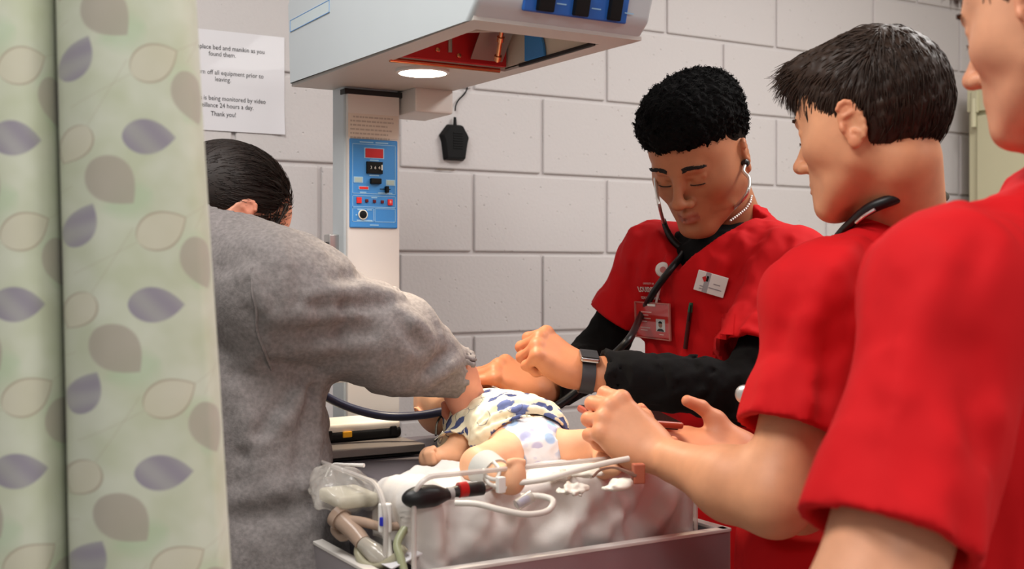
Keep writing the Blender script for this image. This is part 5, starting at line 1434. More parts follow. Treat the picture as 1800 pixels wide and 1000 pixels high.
# ------------------------------------------------------------------ infant manikin on the bed
def on_surf(V, px, py, tol=0.006, back=False):
    d = nrm(W(px, py, 1.0) - np.array([0, 0, CAMZ])); rel = V - np.array([0, 0, CAMZ]); t = rel @ d
    dist = np.linalg.norm(rel - t[:, None] * d, axis=1); m = dist < tol
    if not m.any(): return on_surf(V, px, py, tol * 2)
    i = np.where(m)[0]; return V[i[np.argmin(t[i])]]
def manikin():
    SK = srgb(232, 176, 138); skin = skin_mat('manikin_vinyl')
    Up = np.array([0, 0, 1.0])
    pel = np.array([0.945, 1.560, MATZ + 0.042]); che = np.array([0.965, 1.690, MATZ + 0.052]); nk = np.array([0.965, 1.765, MATZ + 0.075])
    hd = np.array([0.945, 1.835, MATZ + 0.075])
    par = empty('infant_manikin', (0.95, 1.66, MATZ), 'infant training manikin in patterned shirt and diaper lying on white sheets', 'manikin')
    Fb = nrm(np.array([-0.15, -0.15, 1.0]))
    Rh = frame(Fb, nrm(np.array([0, 1.0, 0.1])))
    S = head_sculpt(nose=0.9, lips=0.9, full=0.01)
    VL, Fh = S.mesh((-0.1, -0.14, -0.14), (0.1, 0.14, 0.14), 0.003); hs = 0.58
    pcs = [(*place((VL, Fh), Rh, hd, hs), head_cols(VL, SK, 0.4, 0.3))]
    S = Sculpt()
    S.u(ell(pel, (0.062, 0.055, 0.042)), 0); S.u(ell(che, (0.062, 0.085, 0.046)), 0.03); S.u(cone(nk, hd, 0.026, 0.03), 0.02)
    # arms: the near one bent, fist up; the far one under the shirt sleeve
    aS, aE, aW = W(818, 765, 1.885), W(792, 800, 1.835), W(766, 806, 1.815)
    S.u(cone(aS, aE, 0.021, 0.018), 0.015); S.u(cone(aE, aW, 0.018, 0.015), 0.01); S.u(ell(W(755, 806, 1.81), (0.017, 0.017, 0.019)), 0.008)
    for i in range(4): S.u(cone(W(748 + i * 2, 797 + i * 6, 1.795), W(760 + i * 1, 796 + i * 6, 1.79), 0.0052, 0.0048), 0.002)
    S.u(cone(W(752, 792, 1.80), W(762, 788, 1.80), 0.0055, 0.005), 0.003)
    bS, bE, bW = che + (0.06, 0.03, 0.01), che + (0.12, 0.05, -0.03), che + (0.15, 0.0, -0.05)
    S.u(cone(bS, bE, 0.021, 0.018), 0.015); S.u(cone(bE, bW, 0.018, 0.015), 0.01); S.u(ell(bW, (0.017, 0.017, 0.017)), 0.008)
    # legs: right of the picture stretched sideways with the knee up, the other one bent towards the camera
    h1, k1, f1 = W(975, 792, 1.80), W(1072, 782, 1.80), W(1062, 822, 1.70)
    S.u(cone(h1, k1, 0.031, 0.026), 0.02); S.u(cone(k1, f1, 0.026, 0.017), 0.012); S.u(ell(f1 + np.array([0, -0.012, 0.002]), (0.014, 0.026, 0.013)), 0.01)
    h2, k2, f2 = W(885, 800, 1.76), W(842, 818, 1.68), W(892, 846, 1.615)
    S.u(cone(h2, k2, 0.031, 0.026), 0.02); S.u(cone(k2, f2, 0.025, 0.018), 0.012); S.u(ell(f2 + np.array([0.006, -0.010, 0.008]), (0.016, 0.016, 0.024)), 0.01)
    for i in range(5): S.u(ell(f2 + np.array([-0.006 + i * 0.0058, -0.014, 0.030 - abs(i - 1.5) * 0.0012]), (0.0042, 0.0048, 0.0055)), 0.003)
    V, F = S.mesh(*bbox([aS, aW, bW, f1, k1, f2, k2, pel, che, hd], 0.06), 0.0028)
    pcs.append((V, F, np.tile(np.array(SK), (len(V), 1))))
    body_obj(par, pcs, skin)
    # shirt with penguins and swirls, bunched up at the waist
    S = Sculpt()
    S.u(ell(che + (0, 0.0, 0.002), (0.078, 0.094, 0.056)), 0); S.u(ell(che * 0.34 + pel * 0.66 + (0.004, 0, 0.008), (0.084, 0.090, 0.058)), 0.03)
    slv = aS * 0.35 + aE * 0.65
    S.u(cone(che + (-0.045, 0.02, 0.0), aS, 0.034, 0.030), 0.02); S.u(cone(aS, slv, 0.029, 0.031), 0.01)
    S.u(cone(che + (0.045, 0.02, 0.0), bE, 0.034, 0.030), 0.02)
    w1, w2 = waves(0.05, 101), waves(0.022, 102)
    S.disp(lambda P: 0.0025 * w1(P) + 0.0008 * w2(P))
    ln = []
    for dy, am in ((0, 0.008), (-17, 0.007), (-34, 0.006)):
        pts_ = [(806, 812 + dy * 0.3), (832, 772 + dy * 0.6), (870, 748 + dy), (915, 734 + dy), (955, 738 + dy), (985, 762 + dy)]
        for p, q in zip(pts_[:-1], pts_[1:]): ln.append((p[0], p[1], q[0], q[1], am, 0.006)); ln.append((p[0], p[1] - 9, q[0], q[1] - 9, -am, 0.005))
    S.disp(surf_creases(S, *bbox([aS, slv, pel, che, nk, bE], 0.11), ln, 1.85))
    d_ = nrm(aE - aS); open_hem(S, slv, d_, (aS, slv, 0.029, 0.031), (), 0.035, 0.004)
    S.sub(cone(nk + (0, 0.02, 0.01), nk + (0, 0.05, 0.01), 0.034, 0.045), 0.004)
    S.cut(half(pel * 1.22 - che * 0.22 + np.array([0, 0, 0.03]), nrm(pel - che + np.array([0, -0.02, -0.10]))))
    S.sub(ell(pel + (0, -0.012, -0.004), (0.064, 0.060, 0.048)), 0.003)
    V, F = S.mesh(*bbox([aS, slv, pel, che, nk, bE], 0.11), 0.0028)
    m = pm('penguin_print_cotton', srgb(236, 226, 196), rough=0.85, spec=0.2)
    nt = m.node_tree; N = nt.nodes; L = nt.links; tc = N.new('ShaderNodeTexCoord')
    mp = N.new('ShaderNodeMapping'); mp.inputs['Rotation'].default_value = (0.3, 0.2, 0.6); mp.inputs['Scale'].default_value = (24, 52, 30); L.new(tc.outputs['Object'], mp.inputs[0])
    nz = N.new('ShaderNodeTexNoise'); nz.inputs['Scale'].default_value = 2.2; L.new(mp.outputs[0], nz.inputs['Vector'])
    va = N.new('ShaderNodeVectorMath'); va.operation = 'MULTIPLY_ADD'; va.inputs[1].default_value = (0.55, 0.55, 0.55); L.new(nz.outputs['Color'], va.inputs[0]); L.new(mp.outputs[0], va.inputs[2])
    vo = N.new('ShaderNodeTexVoronoi'); vo.inputs['Scale'].default_value = 1.0; L.new(va.outputs[0], vo.inputs['Vector'])
    r1 = N.new('ShaderNodeMapRange'); r1.inputs[1].default_value = 0.44; r1.inputs[2].default_value = 0.40; L.new(vo.outputs['Distance'], r1.inputs[0])
    sc_ = N.new('ShaderNodeSeparateColor'); L.new(vo.outputs['Color'], sc_.inputs[0])
    gt = N.new('ShaderNodeMath'); gt.operation = 'GREATER_THAN'; gt.inputs[1].default_value = 0.25; L.new(sc_.outputs[0], gt.inputs[0])
    f1_ = N.new('ShaderNodeMath'); f1_.operation = 'MULTIPLY'; L.new(r1.outputs[0], f1_.inputs[0]); L.new(gt.outputs[0], f1_.inputs[1])
    blue = N.new('ShaderNodeMix'); blue.data_type = 'RGBA'; L.new(sc_.outputs[1], blue.inputs[0]); blue.inputs[6].default_value = (*srgb(34, 42, 84), 1); blue.inputs[7].default_value = (*srgb(112, 124, 172), 1)
    m1 = N.new('ShaderNodeMix'); m1.data_type = 'RGBA'; L.new(f1_.outputs[0], m1.inputs[0]); m1.inputs[6].default_value = (*srgb(236, 226, 196), 1); L.new(blue.outputs[2], m1.inputs[7])
    # thin ring outlines
    vo2 = N.new('ShaderNodeTexVoronoi'); vo2.inputs['Scale'].default_value = 30; L.new(tc.outputs['Object'], vo2.inputs['Vector'])
    ab = N.new('ShaderNodeMath'); ab.operation = 'SUBTRACT'; ab.inputs[1].default_value = 0.42; L.new(vo2.outputs['Distance'], ab.inputs[0])
    a2 = N.new('ShaderNodeMath'); a2.operation = 'ABSOLUTE'; L.new(ab.outputs[0], a2.inputs[0])
    r2 = N.new('ShaderNodeMapRange'); r2.inputs[1].default_value = 0.028; r2.inputs[2].default_value = 0.012; r2.inputs[4].default_value = 0.7; L.new(a2.outputs[0], r2.inputs[0])
    s2 = N.new('ShaderNodeSeparateColor'); L.new(vo2.outputs['Color'], s2.inputs[0]); g2 = N.new('ShaderNodeMath'); g2.operation = 'GREATER_THAN'; g2.inputs[1].default_value = 0.55; L.new(s2.outputs[1], g2.inputs[0])
    f2_ = N.new('ShaderNodeMath'); f2_.operation = 'MULTIPLY'; L.new(r2.outputs[0], f2_.inputs[0]); L.new(g2.outputs[0], f2_.inputs[1])
    m2 = N.new('ShaderNodeMix'); m2.data_type = 'RGBA'; L.new(f2_.outputs[0], m2.inputs[0]); L.new(m1.outputs[2], m2.inputs[6]); m2.inputs[7].default_value = (*srgb(90, 92, 110), 1)
    L.new(m2.outputs[2], N['Principled BSDF'].inputs['Base Color'])
    obj('shirt', (V, F), m, par, smooth=True)
    # diaper
    S = Sculpt(); S.u(ell(pel + (0.002, -0.010, -0.002), (0.064, 0.054, 0.042)), 0); S.u(ell(pel + (0.0, -0.035, -0.015), (0.04, 0.042, 0.036)), 0.02)
    for h_, k_ in ((h1, k1), (h2, k2)): S.sub(cone(h_ + (k_ - h_) * 0.30, k_, 0.034, 0.05), 0.004)
    w3 = waves(0.028, 105); S.disp(lambda P: 0.0016 * w3(P))
    V, F = S.mesh(pel - 0.11, pel + 0.11, 0.0026)
    md = pm('printed_diaper', srgb(232, 230, 232), rough=0.6)
    nt = md.node_tree; N = nt.nodes; L = nt.links; tc = N.new('ShaderNodeTexCoord')
    vo = N.new('ShaderNodeTexVoronoi'); vo.inputs['Scale'].default_value = 46; L.new(tc.outputs['Object'], vo.inputs['Vector'])
    r1 = N.new('ShaderNodeMapRange'); r1.inputs[1].default_value = 0.55; r1.inputs[2].default_value = 0.40; L.new(vo.outputs['Distance'], r1.inputs[0])
    hsv = N.new('ShaderNodeHueSaturation'); L.new(vo.outputs['Color'], hsv.inputs['Color']); hsv.inputs['Saturation'].default_value = 0.45; hsv.inputs['Value'].default_value = 0.9
    cb_ = N.new('ShaderNodeMix'); cb_.data_type = 'RGBA'; cb_.inputs[0].default_value = 0.55; L.new(hsv.outputs[0], cb_.inputs[6]); cb_.inputs[7].default_value = (*srgb(150, 176, 220), 1)
    sc_ = N.new('ShaderNodeSeparateColor'); L.new(vo.outputs['Color'], sc_.inputs[0]); gt = N.new('ShaderNodeMath'); gt.operation = 'GREATER_THAN'; gt.inputs[1].default_value = 0.3; L.new(sc_.outputs[2], gt.inputs[0])
    ff = N.new('ShaderNodeMath'); ff.operation = 'MULTIPLY'; L.new(r1.outputs[0], ff.inputs[0]); L.new(gt.outputs[0], ff.inputs[1])
    mm = N.new('ShaderNodeMix'); mm.data_type = 'RGBA'; L.new(ff.outputs[0], mm.inputs[0]); mm.inputs[6].default_value = (*srgb(234, 232, 234), 1); L.new(cb_.outputs[2], mm.inputs[7])
    L.new(mm.outputs[2], N['Principled BSDF'].inputs['Base Color'])
    obj('diaper', (V, F), md, par, smooth=True)
    # grey cuff round the near shin
    a, b = k2 * 0.80 + f2 * 0.20, k2 * 0.35 + f2 * 0.65
    cuff = obj('limb_cuff', G().tube([a, b], [0.0275, 0.0235], 24, 1), pm('cuff_cloth', srgb(190, 190, 186), rough=0.8), par)
    # tube held in the girl's fingers: chest leads
    return par
P_BABY = manikin()

# ------------------------------------------------------------------ sheets over the foot half of the mattress
M_SHEET = pm('white_sheet', srgb(228, 222, 217), rough=0.85, spec=0.2, noise=0.02, nscale=10, bump=0.15, bscale=600)
def sheet_surface(name, x0, x1, yb, yf, drop_f, drop_l, seed, lift=0.004, amp=0.010, label='', back_curve=0.0, cat='sheet', top=MATZ, drop_r=0.0, folds=None):
    nu, nv = 110, 90
    w1, w2, w3 = waves(0.24, seed), waves(0.09, seed + 1), waves(0.20, seed + 2, stretch=(1, 0.4, 0.25))
    V = []
    R_ = 0.014
    def drape(t, edge, drop):
        """distance past the edge -> (outward, down)"""
        if t <= 0: return t, 0.0
        q = R_ * math.pi / 2
        if t < q: a = t / R_; return R_ * math.sin(a), R_ * (1 - math.cos(a))
        return R_ + (t - q) * 0.06, R_ + (t - q) * 0.995
    for j in range(nv + 1):
        v = j / nv
        for i in range(nu + 1):
            u = i / nu
            xs = x0 - drop_l + (x1 + drop_r - (x0 - drop_l)) * u
            yb_ = yb + back_curve * math.sin(u * 9 + seed) * 0.14 + back_curve * (u - 0.5)
            ys = yb_ + (yf - drop_f * (1 + 0.10 * math.sin(u * 7 + seed)) - yb_) * v
            ox, dz1 = drape(x0 - xs, 0, drop_l); ox2, dz3 = drape(xs - x1, 0, drop_r); oy, dz2 = drape(yf - ys, 0, drop_f)
            x = (x0 - ox) if xs < x0 else ((x1 + ox2) if xs > x1 else xs); y = yf - oy if ys < yf else ys
            z = top + lift - max(dz1, dz2, dz3) - 0.25 * min(max(dz1, dz3), dz2)
            V.append((x, y, z))
    V = np.array(V)
    nrmv = np.zeros_like(V); Vg = V.reshape(nv + 1, nu + 1, 3)
    nr = np.cross(np.gradient(Vg, axis=1), np.gradient(Vg, axis=0)); nr /= np.linalg.norm(nr, axis=2)[..., None] + 1e-9
    outw = Vg - np.array([(x0 + x1) / 2, (yb + yf) / 2 + 0.05, top - 0.12]); flip = (nr * outw).sum(2) < 0; nr[flip] *= -1
    P = V.astype(np.float32)
    h = amp * (0.6 * w1(P) + 0.22 * w2(P) + 0.9 * (1 - np.abs(w3(P))) ** 2 + 0.15)
    if folds:
        Vt = V + nr.reshape(-1, 3) * 0.006; Fq = [(j * (nu + 1) + i, j * (nu + 1) + i + 1, (j + 1) * (nu + 1) + i + 1, (j + 1) * (nu + 1) + i) for j in range(nv) for i in range(nu)]
        B = bvh((Vt, Fq)); segs = []
        for x0_, y0_, x1_, y1_, am, wd in folds:
            Pq = [hit(B, x0_ + (x1_ - x0_) * t / 3, y0_ + (y1_ - y0_) * t / 3, 0.0, 1.5) for t in range(4)]
            segs += [(Pq[k], Pq[k + 1], am * 0.7, wd) for k in range(3)]
        h = h - creases(segs)(P)
    V = V + nr.reshape(-1, 3) * np.maximum(h, 0.001)[:, None]
    F = np.array([(j * (nu + 1) + i, j * (nu + 1) + i + 1, (j + 1) * (nu + 1) + i + 1, (j + 1) * (nu + 1) + i) for j in range(nv) for i in range(nu)])
    V[:, 2] = np.maximum(V[:, 2], 0.932)
    o = obj(name, (V, F), M_SHEET, None, smooth=True, label=label, cat=cat)
    sl = o.modifiers.new('cloth_thickness', 'SOLIDIFY'); sl.thickness = 0.0018; sl.offset = 0
    return o, V
o_, SHV = sheet_surface('bed_sheet', BX0 + 0.080, BX1 - 0.045, 1.60, BY0 + 0.064, 0.17, 0.08, 111, label='rumpled white sheet draped over the foot of the bed', amp=0.016, back_curve=0.13, drop_r=0.06, folds=[(745, 885, 770, 990, 0.012, 0.018), (790, 890, 800, 985, -0.012, 0.018), (860, 880, 800, 975, 0.014, 0.018), (940, 875, 850, 960, 0.016, 0.020), (985, 880, 930, 950, -0.014, 0.016), (1040, 865, 950, 945, 0.017, 0.020), (1110, 860, 1040, 935, 0.014, 0.018), (1150, 855, 1110, 925, -0.012, 0.016), (1190, 860, 1150, 920, 0.018, 0.018), (690, 850, 760, 870, 0.006, 0.016), (900, 850, 1000, 860, 0.008, 0.016), (1020, 850, 1130, 846, 0.010, 0.015)])
# ------------------------------------------------------------------ things worn and held
B_TOP, B_PH, B_GR = bvh(sp['top']), bvh(sp['ptop']), bvh(sp['gtop'])
def hit_frame(B, quad):
    """plate frame from four picture corners tl, tr, br, bl that lie on a garment"""
    P = [hit(B, *q) for q in quad]; c = sum(P) / 4
    x = (P[1] - P[0] + P[2] - P[3]) / 2; y = (P[0] - P[3] + P[1] - P[2]) / 2
    hx, hy = np.linalg.norm(x) / 2, np.linalg.norm(y) / 2
    x = nrm(x); y = nrm(y - x * np.dot(x, y)); z = np.cross(x, y)
    return c, np.stack([x, y, z], 1), hx, hy
def patch_on(B, quad, n, m, lift, thick=0.002):
    V = []
    for j in range(m + 1):
        for i in range(n + 1):
            u, v = i / n, j / m
            q = [(1 - v) * ((1 - u) * quad[0][k] + u * quad[1][k]) + v * ((1 - u) * quad[3][k] + u * quad[2][k]) for k in (0, 1)]
            V.append(hit(B, q[0], q[1], lift))
    V = np.array(V); nv = len(V); back = np.array([CAMP - v for v in V]); back /= np.linalg.norm(back, axis=1)[:, None]
    F = [(j * (n + 1) + i, (j + 1) * (n + 1) + i, (j + 1) * (n + 1) + i + 1, j * (n + 1) + i + 1) for j in range(m) for i in range(n)]
    V2 = np.vstack([V, V - back * (thick + lift)]); F2 = F + [tuple(a + nv for a in f[::-1]) for f in F]
    rim = [i for i in range(n + 1)] + [(j + 1) * (n + 1) + n for j in range(m)] + [m * (n + 1) + n - 1 - i for i in range(n)] + [(m - 1 - j) * (n + 1) for j in range(m - 1)]
    for a, b in zip(rim, rim[1:] + rim[:1]): F2.append((a, b, b + nv, a + nv))
    return V2, F2
M_WHITE = pm('white_plastic', srgb(232, 228, 224), rough=0.25)
M_WPRINT = pm('white_embroidery', srgb(232, 214, 210), rough=0.7)
M_SILVER = MATS['silver']
M_RUB = pm('black_rubber', srgb(17, 17, 19), rough=0.42)
# name tag
c, R, hx, hy = hit_frame(B_TOP, ((1230, 474), (1284, 489), (1271, 524), (1220, 508)))
c = c + R[:, 2] * 0.006
nt_ = empty('name_tag', c, 'white rectangular name tag pinned to the chest of the listening student', 'name tag')
obj('plate', G().obox(c, R, (hx, hy, 0.0016), 0.0012, 3), pm('glossy_white', srgb(226, 224, 222), rough=0.12, coat=0.5), nt_)
obj('grey_band', G().obox(c + R @ np.array([-hx * 0.28, 0, 0.0016]), R, (hx * 0.17, hy * 0.98, 0.0003)), pm('grey_foil', srgb(160, 160, 164), 0.25), nt_)
obj('emblem', G().obox(c + R @ np.array([-hx * 0.45, hy * 0.30, 0.0021]), R @ np.array([[0.8, -0.6, 0], [0.6, 0.8, 0], [0, 0, 1]]), (hx * 0.12, hy * 0.24, 0.0003)), M_RED, nt_)
obj('emblem_black_part', G().obox(c + R @ np.array([-hx * 0.28, hy * 0.38, 0.0022]), R, (hx * 0.07, hy * 0.26, 0.0003)), M_BLK, nt_)  # black patch beside the red emblem
for i, (dx, dy, w) in enumerate(((-0.50, -0.45, 0.16), (-0.46, -0.70, 0.20), (0.40, 0.05, 0.22), (0.35, -0.40, 0.42))):
    obj('printed_line', G().obox(c + R @ np.array([hx * dx, hy * dy, 0.0021]), R, (hx * w, hy * 0.05, 0.0002)), pm('grey_ink', srgb(150, 146, 150), 0.5), nt_)
# badge reel and identity card
rp_ = hit(B_TOP, 1170, 474, 0.006); rn = nrm(CAMP - rp_)
br2 = empty('id_badge', hit(B_TOP, 1150, 595), 'red identity card in a clear holder hanging from a white badge reel', 'badge')
obj('reel', G().lathe([(0.0135, -0.003), (0.0145, 0.0), (0.0125, 0.0035), (0.004, 0.0042)], rp_, rn, 28), M_WHITE, br2)
obj('reel_emblem', G().lathe([(0.006, 0.0040), (0.006, 0.0050)], rp_, rn, 18), pm('faded_red', srgb(206, 130, 128), 0.5), br2)
obj('strap', G().tube([rp_ + (0, 0, -0.010), hit(B_TOP, 1166, 498, 0.006), hit(B_TOP, 1160, 533, 0.008)], [0.0052, 0.0034, 0.0024], 8, 5, flat=0.5), M_WHITE, br2)
c, R, hx, hy = hit_frame(B_TOP, ((1128, 531), (1189, 535), (1181, 597), (1120, 589)))
c = c + R[:, 2] * 0.008
obj('card', G().obox(c, R, (hx * 0.94, hy * 0.92, 0.0008)), pm('red_card', srgb(206, 46, 44), 0.3), br2)
obj('holder', G().obox(c + R[:, 2] * 0.0022, R, (hx, hy, 0.0006), 0.0004), M_ACR, br2)
g = G()
for dx, dy, a, b in ((0, 1, 1, 0.035), (0, -1, 1, 0.035), (1, 0, 0.035, 1), (-1, 0, 0.035, 1)):
    g.obox(c + R @ np.array([hx * dx * 0.98, hy * dy * 0.98, 0.0012]), R, (hx * a, hy * b, 0.0018), 0.0004)
obj('holder_rim', g, pm('clear_rim', srgb(214, 128, 120), 0.2, alpha=0.7), br2)
obj('slot_clip', G().obox(c + R @ np.array([0.0, hy * 0.86, 0.0026]), R, (hx * 0.22, hy * 0.06, 0.0009), 0.0004), M_WHITE, br2)
ph = obj('card_photo', G().obox(c + R @ np.array([hx * 0.46, -hy * 0.22, 0.0011]), R, (hx * 0.25, hy * 0.34, 0.0003)), pm('photo_ground', srgb(206, 210, 214), 0.4), br2)
obj('photo_shoulders', G().prism([(hx * 0.2 * math.cos(t), hy * 0.16 * math.sin(t)) for t in np.linspace(0, math.pi, 9)], c + R @ np.array([hx * 0.46, -hy * 0.55, 0.0014]), R, 0.0002), M_BLK, ph)
obj('photo_face', G().prism([(hx * 0.11 * math.cos(t), hy * 0.15 * math.sin(t)) for t in np.linspace(0, 6.0, 14)], c + R @ np.array([hx * 0.46, -hy * 0.20, 0.0015]), R, 0.0002), pm('photo_skin', srgb(150, 104, 84), 0.5), ph)
obj('photo_hair', G().prism([(hx * 0.12 * math.cos(t), hy * 0.14 * math.sin(t)) for t in np.linspace(0.1, math.pi - 0.1, 9)], c + R @ np.array([hx * 0.46, -hy * 0.13, 0.0017]), R, 0.0002), M_BLK, ph)
for dx, dy, w in ((-0.35, 0.45, 0.30), (-0.45, 0.28, 0.22), (-0.40, 0.10, 0.30), (-0.50, -0.08, 0.18), (-0.42, -0.42, 0.28), (-0.50, -0.56, 0.2), (0.5, -0.72, 0.12)):
    obj('printed_line', G().obox(c + R @ np.array([hx * dx, hy * dy, 0.0011]), R, (hx * w, hy * 0.028, 0.0002)), pm('pale_print', srgb(236, 190, 184), 0.5), br2)
# embroidered lettering on the left of the chest
def chest_text(body, px, py, size, bold):
    p = hit(B_TOP, px, py); pr = hit(B_TOP, px + 16, py + 0.6); pl = hit(B_TOP, px - 16, py - 0.6); pu = hit(B_TOP, px, py - 12)
    x = nrm(pr - pl); y = pu - p; y = nrm(y - x * np.dot(x, y)); R = np.stack([x, y, np.cross(x, y)], 1)
    V, F = text_geo(body, size, (0, 0, 0), np.eye(3), 'CENTER', bold=bold, sx=0.8)
    out = []
    for v in V:
        q = p + R @ np.array([v[0], v[1], 0]); d = nrm(q - CAMP); r = B_TOP.ray_cast(Vector(CAMP), Vector(d)); out.append(np.array(r[0]) - d * 0.0022 if r[0] is not None else q)
    obj('embroidered_lettering', (np.array(out), F), M_WPRINT, P_CENTER, smooth=False)
chest_text('UNIVERSITY OF', 1140, 500, 0.0052, 0.0)
chest_text('LOUISVILLE', 1141, 513, 0.0150, 0.0006)
chest_text('SCHOOL OF NURSING', 1144, 526, 0.0078, 0.0002)
# breast pocket and pen
V, F = patch_on(B_TOP, ((1214, 546), (1292, 552), (1284, 655), (1206, 650)), 14, 14, 0.0022)
obj('breast_pocket', (V, F), M_SCRUB, P_CENTER)
pn_ = empty('pen', hit(B_TOP, 1212, 600), 'dark pen with a green clip tucked in the breast pocket', 'pen')
a, b = hit(B_TOP, 1218, 531, 0.007), hit(B_TOP, 1207, 612, 0.006)
obj('barrel', G().tube([a * 0.8 + b * 0.2, b], 0.0042, 12, 1), pm('pen_barrel', srgb(70, 12, 14), 0.4), pn_)
obj('cap', G().tube([a, a * 0.8 + b * 0.2], [0.0036, 0.0046], 12, 1), pm('green_cap', srgb(20, 88, 62), 0.35), pn_)
obj('clip', G().tube([a * 0.95 + b * 0.05 + rn * 0.006, a * 0.6 + b * 0.4 + rn * 0.006], 0.0013, 8, 1), M_BLK, pn_)
# beaded necklace at the collar
g = G(); o, Rh = sp['o'], sp['Rh']
path = [W(1321, 345, 2.235), W(1319, 355, 2.222), W(1312, 366, 2.212), W(1303, 374, 2.206), W(1294, 381, 2.200), W(1284, 388, 2.195)]
path = np.array(path); tt = np.linspace(0, len(path) - 1, 15)
nk_ = obj('beaded_necklace', (lambda gg: [gg.lathe([(0.0006, -0.0030), (0.0024, -0.0017), (0.0031, 0), (0.0024, 0.0017), (0.0006, 0.0030)], path[min(int(t), len(path) - 2)] * (1 - (t - min(int(t), len(path) - 2))) + path[min(int(t), len(path) - 2) + 1] * (t - min(int(t), len(path) - 2)), (0, 0, 1), 10) for t in tt] and gg)(G()), pm('pearl_silver', srgb(226, 220, 212), 0.2, metal=0.4), P_CENTER)
# stethoscope on the listening student
st_ = empty('stethoscope', W(960, 722, 2.02), 'black stethoscope in the ears of the curly-haired student, tube crossing the chest', 'stethoscope')
earL = o + Rh @ np.array([-0.088, 0.004, -0.012]) * 1.06; earR = o + Rh @ np.array([0.088, 0.004, -0.012]) * 1.06
yk = hit(B_TOP, 1200, 436, 0.012)
mL = hit(B_TOP, 1243, 404, 0.014); mR = W(1166, 390, yk @ np.array([ST, CT, 0]) + 0.0)
ZY = float(yk @ np.array([ST, CT, 0]))
zE = float(earL @ np.array([ST, CT, 0]))
obj('binaural_tube', G().tube([earL, W(1307, 301, zE - 0.012), W(1317, 315, zE - 0.03), W(1313, 340, zE - 0.045), W(1290, 366, (zE + ZY) / 2 - 0.03), W(1264, 387, ZY - 0.004), W(1240, 405, ZY - 0.004)], 0.0034, 10), M_SILVER, st_)
obj('binaural_tube', G().tube([earR, W(1152, 312, zE + 0.05), W(1154, 335, zE + 0.02), W(1159, 362, zE + 0.0), W(1167, 392, ZY + 0.01)], 0.0034, 10), M_SILVER, st_)
obj('ear_tip', G().lathe([(0.004, -0.006), (0.0075, -0.002), (0.0065, 0.004), (0.003, 0.009)], earL, Rh @ np.array([1.0, 0, 0]), 16), M_RUB, st_)
obj('ear_tip', G().lathe([(0.004, -0.006), (0.0075, -0.002), (0.0065, 0.004), (0.003, 0.009)], earR, Rh @ np.array([-1.0, 0, 0]), 16), M_RUB, st_)
obj('yoke', G().tube([W(1252, 396, ZY - 0.004), W(1228, 416, ZY - 0.008), W(1200, 434, ZY - 0.008), W(1184, 424, ZY - 0.004), W(1172, 404, ZY + 0.004), W(1166, 386, ZY + 0.012)], [0.0055, 0.0075, 0.0085, 0.0075, 0.006, 0.005], 12), M_RUB, st_)
tp = [W(1202, 432, ZY - 0.008), hit(B_TOP, 1196, 452, 0.010), hit(B_TOP, 1183, 478, 0.010), hit(B_TOP, 1162, 512, 0.016), hit(B_TOP, 1136, 552, 0.016), hit(B_TOP, 1108, 592, 0.014), W(1080, 622, 2.10), W(1052, 650, 2.08), W(1010, 690, 2.06), W(968, 718, 2.03), W(925, 726, 2.00), W(890, 712, 1.99)]
obj('tubing', G().tube(tp, 0.0068, 12), M_RUB, st_)
cp = W(872, 704, 1.985)
obj('chest_piece', G().lathe([(0.006, 0.012), (0.010, 0.008), (0.019, 0.004), (0.021, 0.0), (0.019, -0.004)], cp, (0.1, 0.1, 1), 28), M_SILVER, st_)
# wrist watch
wr, RL, el = sp['wrL'], sp['RL'], sp['elL']
ax = nrm(el - wr); wc = wr + ax * 0.008
wt = empty('wrist_watch', wc, 'dark smart watch with grey metal case on the wrist of the listening student', 'watch')
zz = RL[:, 2] - ax * np.dot(RL[:, 2], ax); zz = nrm(zz); xx = np.cross(zz, ax)
V, F = [], []
for k in range(36):
    t = 2 * math.pi * k / 36
    d = xx * math.cos(t) * 0.0325 + zz * math.sin(t) * 0.0255; nn_ = nrm(xx * math.cos(t) / 0.0325 + zz * math.sin(t) / 0.0255)
    for s, r in ((-0.0115, 0.0), (0.0115, 0.0), (0.0115, 0.003), (-0.0115, 0.003)): V.append(wc + ax * s + d + nn_ * r)
for k in range(36):
    a, b = k * 4, ((k + 1) % 36) * 4
    for q in range(4): F.append((a + q, a + (q + 1) % 4, b + (q + 1) % 4, b + q))
obj('strap', (V, F), pm('charcoal_strap', srgb(48, 48, 52), 0.55), wt)
Rw = np.stack([ax, xx, zz], 1)
dirc = nrm(D(0.1, 0.9, -0.3)); dirc = nrm(dirc - ax * np.dot(dirc, ax)); Rw = np.stack([ax, np.cross(dirc, ax), dirc], 1)
rr = 1 / math.sqrt((dirc @ xx / 0.0325) ** 2 + (dirc @ zz / 0.0255) ** 2)
wcase = wc + dirc * (rr + 0.005)
cs_ = obj('watch_case', G().obox(wcase, Rw, (0.0165, 0.019, 0.005), 0.004, 4), pm('grey_aluminium', (0.42, 0.42, 0.43), 0.25, 1.0), wt)
obj('watch_glass', G().obox(wcase + dirc * 0.0045, Rw, (0.0150, 0.0175, 0.0012), 0.001, 2), pm('black_glass', (0.01, 0.01, 0.012), 0.06), cs_)
